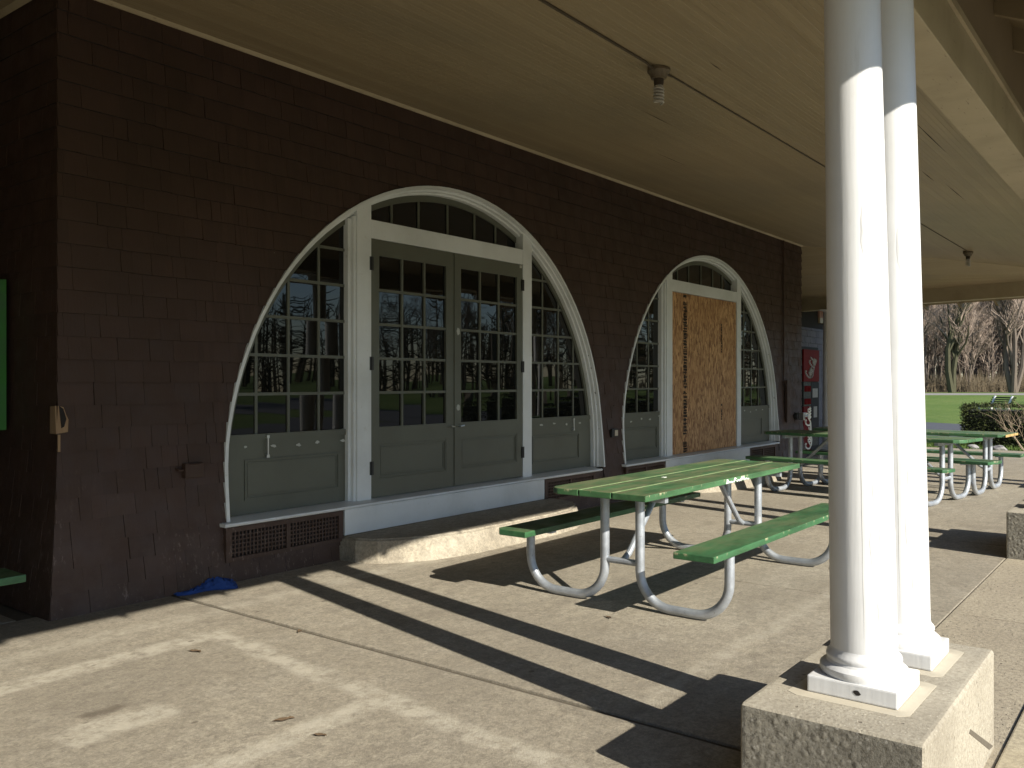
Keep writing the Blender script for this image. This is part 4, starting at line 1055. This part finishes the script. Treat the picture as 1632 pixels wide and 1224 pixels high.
# ------------------------------------------------------------------ bare trees
def make_tree(seed, H, trunks=1, bole=.3, twig_n=1.0, rad=.3):
    r_ = random.Random(seed); T = MB(); C = MB()
    def grow(p, d_, l, r, lev):
        n = 4 if lev < 2 else 3 if lev < 3 else 2
        pts = [p]; q = p; dd = d_
        for i in range(n):
            dd = (dd + Vector((r_.gauss(0, .13), r_.gauss(0, .13), r_.gauss(.05, .08)))).normalized(); q = q + dd * l / n; pts.append(q)
        rs = [max(.012, r * lerp(1, .5, i / n)) for i in range(n + 1)]
        (T if lev < 2 else C).tube(pts, rs, 7 if lev == 0 else 5 if lev == 1 else 3, False)
        if lev >= 4: return
        kids = int({0: 9, 1: 7, 2: 6, 3: 4}[lev] * (twig_n if lev > 1 else 1))
        for i in range(kids):
            t = r_.uniform(.35 if lev == 0 else .2, 1); k_ = min(int(t * n), n - 1); bp = lerp(pts[k_], pts[k_ + 1], t * n - k_)
            a = r_.random() * 6.283; sp = r_.uniform(.45, 1.0) if lev else r_.uniform(.35, .8)
            side = Vector((math.cos(a), math.sin(a), 0)); nd = (dd + side * sp + Vector((0, 0, .15))).normalized()
            grow(bp, nd, l * r_.uniform(.42, .62) * (1.15 - .4 * t), rs[k_] * r_.uniform(.4, .6), lev + 1)
    for k_ in range(trunks):
        a = k_ * 2.4 + seed; sp = .0 if trunks == 1 else .22
        grow(Vector((math.cos(a) * sp, math.sin(a) * sp, -.1)), Vector((math.cos(a) * sp * .9 + r_.gauss(0, .04), math.sin(a) * sp * .9, 1)).normalized(), H * r_.uniform(.62, .72), rad * (1 if trunks == 1 else .72), 0)
    return T, C
def tree(seed, H, loc, label, group, barkm='bark', trunks=1, tn=1.0, rad=.3):
    t = thing('bare_tree', label, 'tree', loc, 0, group)
    T, C = make_tree(seed, H, trunks, .3, tn, rad)
    T.build('trunk', barkm, t, smooth=True, recalc=False); C.build('crown', 'twigs', t, recalc=False)
    return t
WG = 'bare trees of the woods beyond the lawn'
wl = 'leafless tree in the brown woods beyond the lawn'
protos = [tree(i + 1, H, far(132 + 3 * i, 60 + i * 2.5, -.06), wl, WG, trunks=tr, rad=rd) for i, (H, tr, rd) in enumerate(((19, 1, .26), (22, 1, .32), (17, 2, .24), (21, 1, .22)))]
r_ = random.Random(77)
for i in range(88):
    dep = r_.uniform(129, 172) if i < 60 else r_.uniform(129, 150); rr = r_.uniform(38, 100) if i < 60 else r_.uniform(-40, 170)
    c = copy_tree(protos[i % 4]); c.location = far(dep, rr, -.06); c.rotation_euler.z = r_.random() * 6.28; sc_ = r_.uniform(.75, 1.15); c.scale = (sc_, sc_, sc_ * r_.uniform(.9, 1.15))
# two big trees in front of the woods
tree(41, 20, far(122, 61.5, -.06), 'thick ivy barked double trunk tree at the left front of the woods', 'big trees at the edge of the lawn', 'mossy_bark', 2, 1.0, .62)
tree(47, 22, far(121, 69.6, -.06), 'large dark many stemmed tree at the right front of the woods', 'big trees at the edge of the lawn', 'bark', 4, 1.0, .55)
# trees across the lawn on the sunny side, seen in the window reflections
for i in range(60):
    c = copy_tree(protos[i % 4]); a = R(r_.uniform(-112, -9)); q = r_.uniform(48, 105) if i < 24 else r_.uniform(80, 130)
    c.location = (8 + q * math.cos(a), q * math.sin(a), -.06); c.rotation_euler.z = r_.random() * 6.28; sc_ = r_.uniform(.6, .95); c.scale = (sc_,) * 3
    tag(c, 'leafless tree on the sunny side lawn outside the frame', 'tree', 'trees facing the porch')
# the deeper wood: stems and brush nobody could count
m = MB(); m2 = MB()
for i in range(950):
    wedge = i >= 250
    dep = r_.uniform(133, 215); rr = (r_.uniform(42, 88) if wedge else r_.uniform(-60, 190)) * dep / 150
    p = Vector(far(dep, rr, -.1)); h_ = r_.uniform(8, 21); lean = Vector((r_.gauss(0, .07), r_.gauss(0, .07), 1)); rad = r_.uniform(.05, .17)
    pts = [p + lean * h_ * t + Vector((r_.gauss(0, .18), r_.gauss(0, .18), 0)) * (t > 0) for t in (0, .25, .5, .75, 1)]
    m2.tube(pts, [rad, rad * .85, rad * .65, rad * .45, rad * .2], 5, False)
    for j in range(30 if wedge else 14):
        q = p + lean * h_ * r_.uniform(.22, 1); dv = Vector((r_.gauss(0, 1), r_.gauss(0, 1), r_.uniform(.2, 1.8))).normalized(); l = r_.uniform(.8, 3.0)
        m.tube([q, q + dv * l * .6 + Vector((0, 0, .1)), q + dv * l + Vector((r_.gauss(0, .3), r_.gauss(0, .3), .4))], [.04, .028, .016], 3, False)
tag(m.build('distant_woods', 'twigs', recalc=False), kind='stuff')
tag(m2.build('distant_trunks', 'woods_bark', recalc=False), kind='stuff')
m = MB()
for i in range(900):
    a = R(r_.uniform(-115, -7)); q = r_.uniform(105, 170); p = Vector((8 + q * math.cos(a), q * math.sin(a), -.1)); h_ = r_.uniform(8, 15); rad = r_.uniform(.1, .25)
    m.tube([p, p + Vector((r_.gauss(0, .4), 0, h_))], [rad, rad * .3], 4, False)
    for j in range(14):
        q = p + Vector((0, 0, h_ * r_.uniform(.1, 1))); dv = Vector((r_.gauss(0, 1), r_.gauss(0, 1), r_.uniform(.2, 1.6))).normalized(); l = r_.uniform(1.5, 3.5)
        m.tube([q, q + dv * l], [.10, .03], 3, False)
tag(m.build('facing_woods', 'brush', recalc=False), kind='stuff')
m = MB()
for i in range(9000):
    dep = 127 + abs(r_.gauss(0, 9)); rr = r_.uniform(36, 100) if i < 6500 else r_.uniform(-60, 170); p = Vector(far(dep, rr, -.1)); h_ = abs(r_.gauss(1.3, .9)) + .3
    m.tube([p, p + Vector((r_.gauss(0, .35), r_.gauss(0, .35), h_))], [.035, .012], 3, False)
    q = p + Vector((0, 0, h_ * .5)); m.tube([q, q + Vector((r_.gauss(0, .7), r_.gauss(0, .7), r_.uniform(.2, .9)))], [.022, .01], 3, False)
tag(m.build('brush_thicket', 'brush', recalc=False), kind='stuff')
